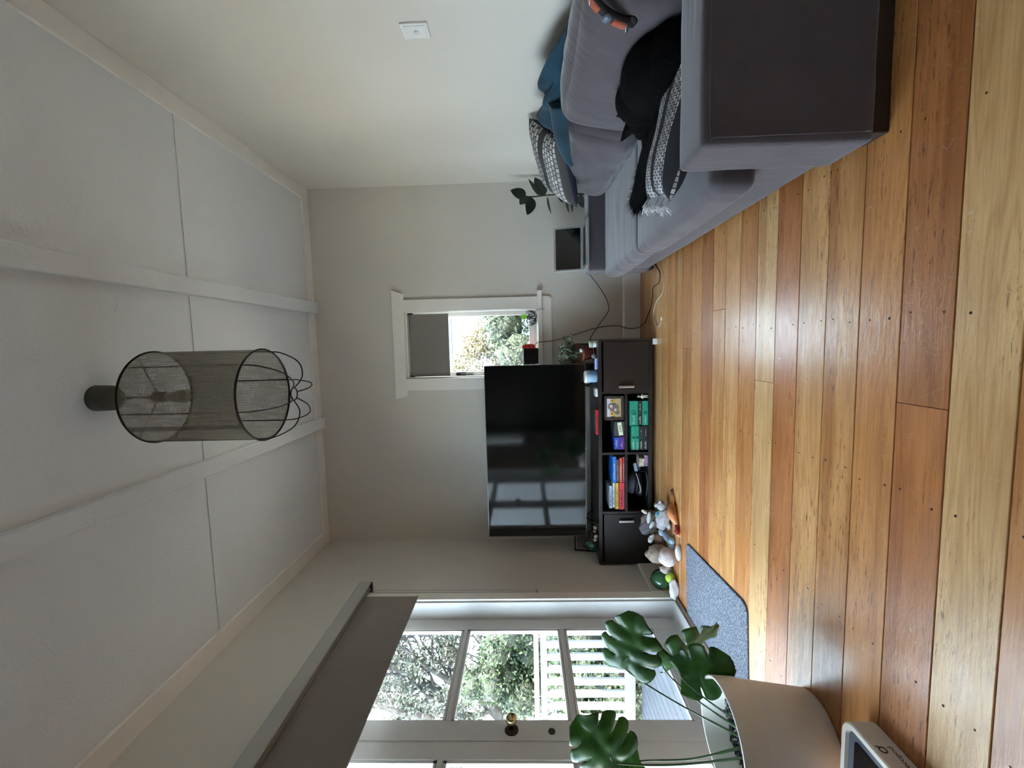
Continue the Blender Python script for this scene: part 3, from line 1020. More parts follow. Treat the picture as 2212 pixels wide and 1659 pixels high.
M_PAGE = smat('book pages', 220, 212, 195, 0.8)
yF = SY0 + 0.018
def wordbars(u0, u1, n, v0=0.3, v1=0.7, seed=0):
    r_ = random.Random(seed)
    out = []
    x_ = u0
    stp = (u1 - u0) / n
    for i in range(n):
        hh = r_.choice((0.0, 0.0, 0.18))
        out.append((x_, x_ + stp * 0.62, v0, v1 - 0.12 + hh))
        x_ += stp
    return out
G1 = 'teal and black boxes on the lower shelf'
cA = (-0.640, -0.452)
cB = (-0.834, -0.645)
boxthing('boxed_set', 'thickest teal box, topmost of the stack by the white figurine', 'box', M_TEAL, cA[0], cA[1], yF, yF + 0.15, 0.140, 0.202, G1, bars=wordbars(0.05, 0.42, 9, .40, .66, 1), barmat=M_PRT)
boxthing('boxed_set', 'black box between two teal boxes by the white figurine', 'box', M_BOXBLK, cA[0] + .002, cA[1], yF, yF + 0.15, 0.106, 0.139, G1, bars=wordbars(0.05, 0.38, 9, .35, .72, 2) + wordbars(0.6, 0.9, 8, .4, .6, 3), barmat=M_PRT)
boxthing('boxed_set', 'teal box at the bottom of the stack by the white figurine', 'box', M_TEAL, cA[0], cA[1], yF, yF + 0.15, 0.063, 0.105, G1, bars=wordbars(0.06, 0.4, 9, .35, .62, 4), barmat=M_PRT)
boxthing('boxed_set', 'thicker teal box, topmost of the stack away from the figurine', 'box', M_TEAL, cB[0], cB[1], yF, yF + 0.15, 0.157, 0.189, G1, bars=wordbars(0.05, 0.38, 9, .35, .65, 5), barmat=M_PRT)
boxthing('boxed_set', 'slim teal box, second of the stack away from the figurine', 'box', M_TEAL, cB[0], cB[1], yF, yF + 0.15, 0.131, 0.156, G1, bars=wordbars(0.05, 0.34, 9, .35, .65, 6), barmat=M_PRT)
boxthing('boxed_set', 'black box right under the slim teal box', 'box', M_BOXBLK, cB[0], cB[1] - .002, yF, yF + 0.15, 0.099, 0.130, G1, bars=wordbars(0.05, 0.38, 9, .35, .72, 7) + wordbars(0.6, 0.88, 8, .4, .6, 8), barmat=M_PRT)
boxthing('boxed_set', 'black box at the bottom of the stack away from the figurine', 'box', M_BOXBLK, cB[0], cB[1] - .002, yF, yF + 0.15, 0.063, 0.098, G1, bars=wordbars(0.05, 0.38, 9, .35, .72, 9) + wordbars(0.6, 0.88, 8, .4, .6, 10), barmat=M_PRT)
# round dark emblems on the teal boxes
for o in [c for c in COL.objects if c.name.startswith('boxed_set')]:
    if 'teal' in o['label']:
        kid = [k for k in COL.objects if k.parent == o and k.name.startswith('case')][0]
        co = [Vector(kid.data.vertices[i].co) for i in range(len(kid.data.vertices))]
        z0_, z1_ = min(c.z for c in co), max(c.z for c in co)
        x0_, x1_ = min(c.x for c in co), max(c.x for c in co)
        rr_ = (z1_ - z0_) * 0.27
        cxx = x0_ + 0.53 * (x1_ - x0_)
        em = MB().ring((cxx, yF - 0.0006, (z0_ + z1_) / 2), rr_, 0.0022, (0, 1, 0), 24, 4)
        em.ring((cxx - rr_ * 0.15, yF - 0.0006, (z0_ + z1_) / 2 - rr_ * 0.1), rr_ * 0.45, 0.0022, (0, 1, 0), 16, 4)
        em.build('emblem', M_PRD, o)

# framed dog-and-sunflower photo
def photo_frame(label, cat, x0, x1, z0, z1, y, tilt, fw_, fmat, pmat, mount=None):
    t = thing('photo_frame', label, cat, ((x0 + x1) / 2, y, z0))
    hw, hh = (x1 - x0) / 2, (z1 - z0)
    M_ = Matrix.Rotation(tilt, 4, 'X')
    def put(mb):
        mb.v = [tuple((M_ @ Vector(p)) + t.location) for p in mb.v]
        return mb
    f_ = MB()
    for (a, b, c, d) in ((-hw, -hw + fw_, 0, hh), (hw - fw_, hw, 0, hh), (-hw, hw, 0, fw_), (-hw, hw, hh - fw_, hh)):
        f_.box(a, b, -0.008, 0.010, c, d)
    t.location.z += 0.002
    put(f_).build('frame', fmat, t, bevel=0.001)
    put(MB().box(-hw + fw_ * 0.8, hw - fw_ * 0.8, 0.0, 0.008, fw_ * 0.8, hh - fw_ * 0.8)).build('backing', mount or fmat, t)
    i = fw_ * (1.0 if mount is None else 1.55)
    pic = put(MB().box(-hw + i, hw - i, -0.0015, 0.0, i, hh - i)).build('picture', pmat, t)
    return t, pic, put
w = N('photo print sandy ground and sky')
tc = w.n('ShaderNodeTexCoord')
sep = w.n('ShaderNodeSeparateXYZ')
w.l(tc.outputs['Generated'], sep.inputs[0])
nz_ = w.noise(w.coord(out='Generated'), 9, 3)
add = w.n('ShaderNodeMath', operation='MULTIPLY_ADD')
add.inputs[1].default_value = 0.25
w.l(nz_, add.inputs[0])
w.l(sep.outputs['Z'], add.inputs[2])
w.l(w.ramp(add.outputs[0], [(0.0, srgb(168, 150, 110)), (0.52, srgb(190, 172, 130)), (0.62, srgb(112, 122, 92)), (0.80, srgb(120, 130, 108)), (0.92, srgb(205, 216, 235))]), w.b.inputs['Base Color'])
w.set(Roughness=0.3)
M_PHOTO = w.m
M_DKWOOD = smat('dark brown frame wood', 62, 48, 40, 0.5)
pf, pic, put = photo_frame('brown wooden photo frame with a dog and sunflower picture in the open shelf', 'photo frame', -0.600, -0.412, 0.2412, 0.388, SY0 + 0.035, R(-6), 0.020, M_DKWOOD, M_PHOTO)
dogm = MB()
dogm.blob((0.004, -0.004, 0.072), (0.034, 0.002, 0.036), 14, 10).blob((0.012, -0.004, 0.098), (0.024, 0.002, 0.022), 14, 10).blob((-0.03, -0.004, 0.05), (0.02, 0.002, 0.018), 12, 8)
put(dogm).build('picture_dog', smat('print dog grey brown', 120, 100, 88, 0.4, var=0.5, vscale=60), pf)
lm = MB().blob((0.016, -0.0065, 0.094), (0.013, 0.0012, 0.013), 12, 8).blob((-0.012, -0.0065, 0.062), (0.012, 0.0012, 0.01), 12, 8)
put(lm).build('picture_pale_fur', smat('print pale fur', 205, 195, 188, 0.4), pf)  # paler fur patches of the printed dog
for (fx, fz, fr_) in ((-0.044, 0.088, 0.018), (0.056, 0.086, 0.016)):
    fl = MB().blob((fx, -0.0045, fz), (fr_, 0.0015, fr_), 14, 8, nz=0.25, nscale=4)
    put(fl).build('picture_flower', smat('print sunflower', 226, 170, 84, 0.4), pf)
    fl = MB().blob((fx, -0.0065, fz), (fr_ * 0.36, 0.0012, fr_ * 0.36), 10, 6)
    put(fl).build('picture_flower', smat('print flower eye', 60, 34, 18, 0.4), pf)
sc = MB()
for (sx_, sz_) in ((-0.085, 0.010), (0.085, 0.010), (-0.085, 0.137), (0.085, 0.137)):
    sc.lathe([(0.003, 0), (0.002, -0.002), (0, -0.002)], (sx_, -0.008, sz_), 8, 'y')
put(sc).build('corner_screws', M_ALU, pf)

# upper right compartment
dbx = boxthing('game_box', 'dark grey box with an upside-down cream DAY sticker beside the photo frame', 'box', smat('slate card', 62, 66, 72, 0.5), -0.722, -0.608, yF, yF + 0.16, 0.2412, 0.318)
stk = MB().box(-0.05, 0.05, -0.0012, 0, -0.0155, 0.0155)
Ms = Matrix.Rotation(R(-8), 4, 'Y')
stk.v = [tuple((Ms @ Vector(p)) + Vector((-0.664, yF - 0.0004, 0.274))) for p in stk.v]
stk.build('sticker', smat('cream sticker', 226, 232, 200, 0.6, var=0.02), dbx)
text('lettering', 'DAY', 0.028, smat('black ink', 20, 20, 20, 0.6), dbx, (-0.664, yF - 0.0022, 0.274), (-1, 0, -0.14), (0.14, 0, -1))
boxthing('game_case', 'purple case lying under the blue case in the open shelf', 'case', smat('purple plastic', 92, 52, 140, 0.3), -0.826, -0.728, yF, yF + 0.15, 0.2412, 0.283, bars=wordbars(0.08, 0.7, 8, .4, .6, 12), barmat=M_PRT)
boxthing('game_case', 'blue case lying on top of the purple case', 'case', smat('blue plastic', 48, 88, 190, 0.3), -0.824, -0.73, yF, yF + 0.15, 0.284, 0.318, bars=wordbars(0.2, 0.8, 6, .35, .7, 13), barmat=M_PRT)

# upper left compartment: lying books
def book(label, col, x0, x1, z0, z1, sd, dy=0.0, prt=M_PRT):
    m_ = smat('cover %d %d %d' % col, *col, 0.4, var=0.05)
    boxthing('book', label, 'book', m_, x0, x1, yF + dy, yF + dy + 0.17, z0, z1, 'lying books on the upper shelf', bars=wordbars(0.12, 0.75, 12, .36, .68, sd), barmat=prt, page=M_PAGE)
M_INK = smat('dark print', 40, 38, 40, 0.6)
book('pinkish red book at the bottom of the short-edged stack with white title', (178, 70, 84), -1.085, -0.885, 0.2412, 0.2575, 21)
book('orange-red book with pale border above the pinkish red one', (214, 92, 62), -1.087, -0.892, 0.258, 0.281, 22)
book('thin pink paperback between orange and green books', (186, 96, 122), -1.082, -0.902, 0.2815, 0.290, 23)
book('thin grey-green paperback under the bright blue book', (96, 116, 106), -1.08, -0.905, 0.2905, 0.304, 24)
book('bright blue book topping the stack beside the divider', (40, 116, 210), -1.086, -0.882, 0.3045, 0.335, 25, prt=smat('cream print', 230, 205, 150, 0.6))
book('thick red book at the bottom, under the yellow book', (206, 62, 74), -1.302, -1.09, 0.2412, 0.285, 26, prt=M_INK)
book('yellow book lying on the thick red book', (214, 178, 66), -1.298, -1.09, 0.2855, 0.314, 27, prt=M_INK)
book('white book lying on the yellow book', (214, 222, 236), -1.285, -1.09, 0.3145, 0.334, 28, prt=M_INK)
book('pale blue-grey book with black title lying on the white book', (172, 186, 206), -1.29, -1.112, 0.3345, 0.360, 29, prt=M_INK)

# lower right: little white figurine
fg = thing('figurine', 'tiny white standing figurine with a green cap in the lower shelf', 'figurine', (-0.418, yF + 0.01, 0.0622))
M_FIG = smat('cream figurine', 226, 220, 200, 0.5)
f0 = Vector((-0.418, yF + 0.012, 0.0622))
m = MB()
m.tube([f0 + Vector((-0.006, 0, 0.0)), f0 + Vector((-0.006, 0, 0.028))], 0.005, 8).tube([f0 + Vector((0.006, 0, 0)), f0 + Vector((0.006, 0, 0.028))], 0.005, 8)
m.blob(f0 + Vector((0, 0, 0.04)), (0.012, 0.009, 0.017), 12, 8)
m.tube([f0 + Vector((-0.008, 0, 0.048)), f0 + Vector((-0.019, 0, 0.034))], 0.0035, 6).tube([f0 + Vector((0.008, 0, 0.048)), f0 + Vector((0.018, 0, 0.040))], 0.0035, 6)
m.build('body', M_FIG, fg, True)
MB().blob(f0 + Vector((0, 0, 0.063)), (0.009, 0.009, 0.010), 12, 8).build('head', smat('figurine face', 196, 150, 130, 0.5), fg, True)
MB().blob(f0 + Vector((0, 0, 0.072)), (0.010, 0.010, 0.008), 12, 8, flat=0.3).build('cap', smat('figurine cap green', 96, 170, 130, 0.5), fg, True)

# lower left: grey cap, black bag, cards
capm = smat('charcoal cloth', 62, 66, 76, 0.85, bump=0.3)
cp_ = thing('cap', 'dark grey cap with a white piping line lying in the lower shelf', 'cap', (-1.11, 3.42, 0.10))
cv = MB().blob((-1.12, 3.43, 0.15), (0.095, 0.10, 0.062), 24, 14, nz=0.08, nscale=2.5, flat=0.3, rot=Euler((R(-12), R(10), 0)))
cv.build('crown', capm, cp_, True)
MB().blob((-1.10, 3.34, 0.132), (0.085, 0.045, 0.010), 22, 10, rot=Euler((R(-14), R(10), 0))).build('brim', smat('navy cloth', 30, 34, 46, 0.8), cp_, True)
MB().tube(curve_pts([(-1.185, 3.345, 0.118), (-1.15, 3.302, 0.120), (-1.08, 3.297, 0.134), (-1.02, 3.325, 0.148)], 6), 0.0028, 6).build('piping', smat('white piping', 205, 208, 214, 0.6), cp_, True)
bg_ = thing('bag', 'black soft bag crumpled under the grey cap', 'bag', (-1.14, 3.45, 0.0622))
MB().blob((-1.14, 3.45, 0.096), (0.12, 0.10, 0.040), 26, 14, nz=0.2, nscale=3, flat=0.72).build('body', smat('black nylon', 14, 14, 17, 0.45, bump=0.2), bg_, True)
MB().tube(curve_pts([(-1.02, 3.36, 0.10), (-1.0, 3.31, 0.08), (-1.05, 3.302, 0.068), (-1.12, 3.305, 0.066), (-1.2, 3.32, 0.07)], 6), 0.006, 6).build('strap', M_TVB, bg_, True)
M_CARD = smat('beige card', 170, 162, 140, 0.5, var=0.5, vscale=50)
def card(label, mat, c, half, rot):
    t = thing('card_box', label, 'card box', c, 'little card boxes in the lower shelf')
    m_ = MB().box(-half[0], half[0], -half[1], half[1], -half[2], half[2])
    MM = Euler(rot).to_matrix()
    m_.v = [tuple(MM @ Vector(p) + Vector(c)) for p in m_.v]
    m_.build('case', mat, t, bevel=0.0015)
card('small pink and blue card box standing on the lower shelf floor', smat('pink blue card', 150, 120, 150, 0.45, var=0.6, vscale=60), (-0.913, 3.36, 0.0755), (0.044, 0.05, 0.013), (0, 0, R(-6)))
card('small beige card box on top of the pink and blue one', M_CARD, (-0.922, 3.36, 0.1085), (0.036, 0.046, 0.019), (0, 0, R(-15)))
card('small pale blue card box propped beside the grey cap', smat('pale blue card', 150, 165, 185, 0.4, var=0.4, vscale=60), (-0.985, 3.39, 0.125), (0.032, 0.03, 0.013), (R(-40), R(-10), R(10)))

# ================================================================== THINGS ON TOP OF THE STAND
ZT = 0.4422
M_RED = smat('red plastic case', 205, 48, 56, 0.25, var=0.08)
gc = boxthing('game_case', 'red game case lying on the front edge of the stand', 'case', M_RED, -0.705, -0.515, 3.302, 3.40, ZT, ZT + 0.017, bars=wordbars(0.1, 0.8, 9, .3, .7, 33), barmat=M_INK)
sbox('cover_print', smat('slate print', 70, 76, 88, 0.25, var=0.5, vscale=30), gc, -0.703, -0.517, 3.318, 3.398, ZT + 0.0165, ZT + 0.0178)
wd = thing('charging_dock', 'small white rounded charging dock on the front edge of the stand', 'dock', (-0.38, 3.335, ZT))
sbox('shell', M_PLASTIC, wd, -0.412, -0.350, 3.298, 3.385, ZT, ZT + 0.020, 0.006)
sbox('pad', smat('light blue pad', 190, 205, 222, 0.4), wd, -0.405, -0.357, 3.306, 3.378, ZT + 0.0195, ZT + 0.021)

jar = thing('jar', 'white and pale blue round jar at the corner of the television', 'jar', (-0.262, 3.35, ZT))
jp = [(0.038, 0), (0.043, 0.004), (0.044, 0.07), (0.043, 0.078)]
MB().lathe(jp, (-0.262, 3.35, ZT), 32).build('body', smat('jar pale blue', 150, 190, 222, 0.35, var=0.25, vscale=25), jar, True)
MB().lathe([(0.0452, 0.074), (0.046, 0.078), (0.046, 0.094), (0.043, 0.097), (0, 0.097)], (-0.262, 3.35, ZT), 32).build('lid', M_PLASTIC, jar, True)

tin = thing('candle_tin', 'small white tin with a green label beside the jade plant', 'tin', (-0.012, 3.52, ZT + 0.03))
tb = (-0.012, 3.375, ZT)
tin.location = tb
MB().lathe([(0.025, 0), (0.026, 0.003), (0.026, 0.05), (0.0245, 0.052)], tb, 28).build('body', smat('white enamel', 220, 226, 222, 0.4), tin, True)
MB().lathe([(0.0263, 0.026), (0.0263, 0.049)], tb, 28).build('label_band', smat('pale green label', 175, 190, 165, 0.5), tin, True)

# terracotta pot with jade plant on a slab of wood
ws = thing('wood_slab', 'upright slab of grained wood leaning behind the jade plant', 'wood slab', (-0.10, 3.62, ZT))
w = N('grained slab wood')
v = w.coord((8, 8, 1.5))
w.l(w.ramp(w.noise(v, 5, 5), [(0.3, srgb(70, 48, 32)), (0.7, srgb(150, 118, 84))]), w.b.inputs['Base Color'])
w.set(Roughness=0.6)
slab = MB().prism([(-0.19, ZT), (-0.01, ZT), (-0.005, ZT + 0.10), (-0.015, ZT + 0.19), (-0.08, ZT + 0.215), (-0.15, ZT + 0.20), (-0.195, ZT + 0.12)], 'y', 3.63, 3.655)
slab.build('slab', w.m, ws, bevel=0.003)
pt = thing('potted_jade', 'jade plant with small glossy leaves in a terracotta pot', 'potted plant', (-0.085, 3.50, ZT))
pc = (-0.085, 3.49, ZT)
M_TERRA = smat('terracotta', 128, 66, 52, 0.7, bump=0.2, bscale=60)
MB().lathe([(0.062, 0), (0.070, 0.004), (0.074, 0.014), (0.070, 0.016), (0.06, 0.008), (0, 0.008)], pc, 32).build('saucer', smat('brown saucer', 120, 80, 62, 0.4), pt, True)
MB().lathe([(0.042, 0.010), (0.056, 0.075), (0.060, 0.077), (0.061, 0.095), (0.055, 0.096), (0.053, 0.082), (0, 0.082)], pc, 32).build('pot', M_TERRA, pt, True)
MB().blob((pc[0], pc[1], pc[2] + 0.082), (0.052, 0.052, 0.008), 18, 6, nz=0.3, nscale=6).build('soil', smat('dark soil', 34, 26, 20, 0.95), pt, True)
M_JADE = smat('jade leaf', 84, 100, 78, 0.22, var=0.4, vscale=40)
M_STEMB = smat('brown succulent stem', 92, 76, 58, 0.7)
rj = random.Random(4)
jl = None
jst = MB()
leafm = MB().blob((0, 0, 0.011), (0.0065, 0.003, 0.012), 8, 6)
for i in range(13):
    a = i * 2.4
    e = Vector((pc[0] + math.cos(a) * rj.uniform(0.03, 0.105), pc[1] + math.sin(a) * rj.uniform(0.02, 0.05) - 0.01, pc[2] + rj.uniform(0.17, 0.27)))
    if i in (0, 3):
        e.z -= 0.03
        e.x = pc[0] + 0.125
    b0 = Vector((pc[0] + rj.uniform(-0.01, 0.01), pc[1] + rj.uniform(-0.01, 0.01), pc[2] + 0.08))
    pts = curve_pts([b0, (b0 + e) / 2 + Vector((0, 0, 0.02)), e], 6)
    jst.tube(pts, 0.004, 6, radii=[0.0055 - 0.003 * k / (len(pts) - 1) for k in range(len(pts))])
    for k in range(4, len(pts)):
        for s in (0, 1):
            if rj.random() < 0.85:
                if jl is None:
                    jl = leafm.build('leaf', M_JADE, pt, True)
                    o = jl
                else:
                    o = jl.copy()
                    COL.objects.link(o)
                    o.parent = pt
                o.location = pts[k] - pt.location
                o.rotation_euler = (rj.uniform(-1.3, 1.3), rj.uniform(-1.3, 1.3), rj.uniform(0, 6))
                sc_ = rj.uniform(0.9, 1.7)
                o.scale = (sc_, sc_, sc_)
jst.build('stem', M_STEMB, pt, True)
# crystals and a pebble tucked at the pot's rim
cry = tag(MB().blob((-0.105, 3.405, ZT + 0.016), (0.020, 0.014, 0.018), 7, 5, facet=0.25, nscale=3, flat=0.85).build('crystal', smat('pink lilac crystal', 205, 178, 205, 0.15, var=0.2)), 'small pink crystal in front of the terracotta pot', 'crystal')
tag(MB().blob((-0.06, 3.432, ZT + 0.108), (0.016, 0.013, 0.013), 9, 6, facet=0.2).build('pebble', smat('pale glass pebble', 210, 215, 222, 0.15)), 'small pale pebble resting on the rim of the terracotta pot', 'pebble')
bk = boxthing('card_deck', 'small blue and white card deck lying before the terracotta pot', 'card deck', smat('blue card', 96, 130, 205, 0.4, var=0.1), -0.205, -0.120, 3.30, 3.36, ZT, ZT + 0.020, bars=[(0.0, 1.0, 0.55, 1.0)], barmat=smat('white card edge', 225, 230, 238, 0.4))
bp = thing('black_box', 'small black box tucked between jade plant and jar', 'box', (-0.172, 3.50, ZT))
sbox('case', M_TVB, bp, -0.215, -0.160, 3.41, 3.47, ZT, ZT + 0.07, 0.004)
sbox('lid', smat('black brown plastic', 34, 27, 25, 0.35), bp, -0.217, -0.158, 3.408, 3.472, ZT + 0.052, ZT + 0.072, 0.003)

# left end of the stand: shells and a leaning framed print
w = N('monochrome print')
v = w.coord((9, 9, 9))
w.l(w.ramp(w.noise(v, 4, 5, 0.7), [(0.35, srgb(40, 38, 36)), (0.5, srgb(105, 100, 96)), (0.65, srgb(60, 56, 54))]), w.b.inputs['Base Color'])
pf2, pic2, put2 = photo_frame('black framed monochrome print leaning in the corner behind the television', 'photo frame', -1.745, -1.565, ZT, ZT + 0.165, 3.52, R(-10), 0.013, M_TVB, w.m, smat('print mount grey', 150, 148, 142, 0.7))
w2 = N('paua shell inside')
v = w2.coord((1, 1, 1))
w2.l(w2.ramp(w2.noise(v, 30, 3), [(0.35, srgb(34, 92, 84)), (0.5, srgb(96, 170, 140)), (0.65, srgb(88, 96, 130))]), w2.b.inputs['Base Color'])
w2.set(Roughness=0.15, Metallic=0.4)
sh = thing('seashell', 'green pearly bowl-shaped seashell on the end of the stand', 'seashell', (-1.635, 3.40, ZT))
rs = Euler((R(62), R(12), R(-15)))
prof = [(0.006, -0.018), (0.026, -0.013), (0.042, 0.002), (0.047, 0.012)]
so = MB().lathe(prof, (0, 0, 0), 24)
so.v = [tuple(rs.to_matrix() @ Vector((p[0] * 0.8, p[1] * 1.15, p[2])) + Vector((-1.64, 3.405, ZT + 0.042))) for p in so.v]
so.build('outer_shell', smat('rough shell brown', 150, 134, 118, 0.7, bump=0.4, bscale=80), sh, True)
si = MB().lathe([(0.0, -0.012), (0.024, -0.008), (0.040, 0.004), (0.0465, 0.0122)], (0, 0, 0), 24)
si.v = [tuple(rs.to_matrix() @ Vector((p[0] * 0.8, p[1] * 1.15, p[2])) + Vector((-1.64, 3.405, ZT + 0.042))) for p in si.v]
si.build('inner_shell', w2.m, sh, True)
rq = random.Random(9)
for i, (px_, lab) in enumerate(((-1.545, 'curled cream seashell at the end of the stand'), (-1.515, 'brown and white seashell beside the curled cream one'), (-1.575, 'white chipped seashell beside the pearly shell'), (-1.49, 'spiky beige seashell nearest the television leg'))):
    c = Vector((px_, 3.36 + 0.015 * (i % 2), ZT))
    m = MB()
    pr_ = [(0.0015, 0.0)]
    for k in range(1, 9):
        pr_.append((0.004 + 0.011 * math.sin(PI * k / 9) + 0.0022 * (k % 2), 0.034 * k / 9))
    pr_.append((0.001, 0.036))
    m.lathe(pr_, (0, 0, 0), 12)
    rr3 = Euler((rq.uniform(0.6, 1.3), rq.uniform(-0.6, 0.6), rq.uniform(0, 6))).to_matrix()
    m.v = [tuple(rr3 @ Vector(p)) for p in m.v]
    zl = min(p[2] for p in m.v)
    m.v = [(p[0] + c.x, p[1] + c.y, p[2] - zl + c.z) for p in m.v]
    o = m.build('seashell', smat('shell tone %d' % i, (215, 150, 225, 190)[i], (205, 128, 224, 172)[i], (190, 104, 226, 148)[i], 0.45, var=0.35, vscale=70), None, True)
    tag(o, lab, 'seashell', 'little seashells on the stand')

# ---- window sill: docked handheld console, bundle of cables
SZ = 0.8752
co_ = thing('game_console', 'handheld game console with red controller end standing in a black dock', 'game console', (-0.10, 3.76, SZ))
sbox('dock', M_TVB, co_, -0.170, -0.036, 3.742, 3.790, SZ, SZ + 0.128, 0.004)
sbox('tablet', smat('dark tablet glass', 20, 22, 25, 0.2), co_, -0.175, -0.034, 3.760, 3.774, SZ + 0.022, SZ + 0.134, 0.002)
rc = MB()
prf = [(-0.034, SZ + 0.026), (-0.022, SZ + 0.026), (-0.010, SZ + 0.034), (-0.003, SZ + 0.048), (-0.003, SZ + 0.112), (-0.010, SZ + 0.126), (-0.022, SZ + 0.134), (-0.034, SZ + 0.134)]
rc.prism(prf, 'y', 3.758, 3.776)
ctl = rc.build('controller', smat('coral red plastic', 235, 66, 58, 0.4, var=0.02), co_, bevel=0.003)
bt = MB().lathe([(0.008, 0), (0.007, -0.006), (0, -0.006)], (-0.019, 3.758, SZ + 0.076), 14, 'y')
for (dx, dz) in ((0, 0.034), (0, 0.022), (0.006, 0.028), (-0.006, 0.028)):
    bt.lathe([(0.0028, 0), (0.0026, -0.002), (0, -0.002)], (-0.019 + dx, 3.758, SZ + 0.076 + dz), 8, 'y')
bt.build('stick_and_buttons', smat('dark red button', 90, 24, 24, 0.5), ctl)
sbox('speaker_slot', M_TVB, ctl, -0.026, -0.012, 3.7575, 3.7585, SZ + 0.040, SZ + 0.046)

cb = thing('cable_bundle', 'coiled bundle of black cables heaped on the window sill', 'cable', (0.22, 3.77, SZ))
rc_ = random.Random(14)
m = MB()
for i in range(16):
    c = Vector((0.222 + rc_.uniform(-0.03, 0.03), 3.775 + rc_.uniform(-0.015, 0.015), SZ + 0.045 + rc_.uniform(-0.008, 0.012)))
    ax = Vector((rc_.uniform(-0.5, 0.5), 1, rc_.uniform(-0.6, 0.6)))
    rad = rc_.uniform(0.026, 0.040)
    m.ring(c, rad, 0.0022, ax, 28, 5)
for i in range(5):
    m.tube(curve_pts([(0.27 + rc_.uniform(-0.01, 0.01), 3.76, SZ + 0.03), (0.285, 3.755, SZ + 0.05 + 0.01 * i), (0.25, 3.76, SZ + 0.07 + 0.006 * i)], 5), 0.002, 5)
m.build('loops', M_TVB, cb, True)
MB().tube(curve_pts([(0.26, 3.75, SZ + 0.02), (0.285, 3.742, SZ + 0.012), (0.288, 3.728, SZ + 0.002), (0.287, 3.724, SZ - 0.03), (0.290, 3.722, SZ - 0.055), (0.297, 3.722, SZ - 0.05), (0.296, 3.724, SZ - 0.01), (0.290, 3.735, SZ + 0.01)], 6), 0.0017, 6).build('hanging_loop', smat('grey cable', 150, 146, 140, 0.5), cb, True)
for (cx_, cz_) in ((0.262, SZ + 0.058), (0.225, SZ + 0.030), (0.20, SZ + 0.055)):
    MB().ring((cx_, 3.752, cz_), 0.011, 0.004, (1, 0.3, 0.2), 16, 6).build('wrap', smat('silver wrap', 196, 198, 202, 0.3), cb, True)
tag(MB().blob((0.243, YB + 0.066, SZ + 0.115), (0.027, 0.0035, 0.024), 14, 8, nz=0.3, nscale=1.5).build('window_leaf', smat('bright lime leaf', 150, 225, 60, 0.4, var=0.1)), 'bright lime leaf tucked behind the cables on the sill', 'leaf')

# ---- cords
M_CORD = smat('black cord', 24, 22, 22, 0.5)
M_WCORD = smat('white cord', 205, 198, 182, 0.5)
def cord(name, label, pts, r, mat):
    return tag(MB().tube(curve_pts(pts, 8), r, 6).build(name, mat, None, True), label, 'cord')
cord('power_cord', 'black cord running from laptop across the wall to the stand', [(0.60, 3.44, 0.515), (0.57, 3.48, 0.50), (0.545, 3.60, 0.45), (0.505, 3.72, 0.386), (0.42, 3.75, 0.32), (0.345, 3.755, 0.282), (0.28, 3.758, 0.268), (0.232, 3.757, 0.291), (0.155, 3.752, 0.35), (0.10, 3.74, 0.39), (0.04, 3.72, 0.43), (-0.02, 3.70, 0.452)], 0.0032, M_CORD)
cord('power_cord', 'black cord dropping from the console over the sill down to the floor', [(-0.01, 3.765, 0.905), (0.008, 3.74, 0.884), (0.014, 3.728, 0.872), (0.018, 3.724, 0.83), (0.027, 3.745, 0.725), (0.055, 3.755, 0.62), (0.081, 3.755, 0.527), (0.11, 3.755, 0.43), (0.130, 3.755, 0.33), (0.138, 3.755, 0.25), (0.131, 3.752, 0.174), (0.112, 3.745, 0.10), (0.115, 3.72, 0.03), (0.14, 3.68, 0.006), (0.158, 3.602, 0.0045), (0.22, 3.51, 0.0045), (0.274, 3.437, 0.0045), (0.34, 3.40, 0.0045), (0.402, 3.391, 0.0045), (0.421, 3.26, 0.0045), (0.46, 3.222, 0.0045), (0.50, 3.235, 0.0045), (0.54, 3.30, 0.0045), (0.60, 3.38, 0.0045)], 0.0032, M_CORD)
wc = thing('phone_cable', 'white phone cable curling on the floor beside the stand', 'cord', (0.25, 3.2, 0))
MB().tube(curve_pts([(0.62, 3.26, 0.004), (0.544, 3.215, 0.004), (0.49, 3.165, 0.004), (0.443, 3.150, 0.004), (0.362, 3.149, 0.004), (0.325, 3.20, 0.004), (0.296, 3.297, 0.004), (0.234, 3.376, 0.004), (0.185, 3.375, 0.004), (0.15, 3.335, 0.004), (0.107, 3.271, 0.004), (0.118, 3.215, 0.004), (0.150, 3.188, 0.004)], 8), 0.0028, 6).build('cable', M_WCORD, wc, True)
MB().tube([(0.148, 3.189, 0.0045), (0.170, 3.186, 0.0045), (0.180, 3.198, 0.0045)], 0.0042, 8).build('plug', M_PLASTIC, wc, True)

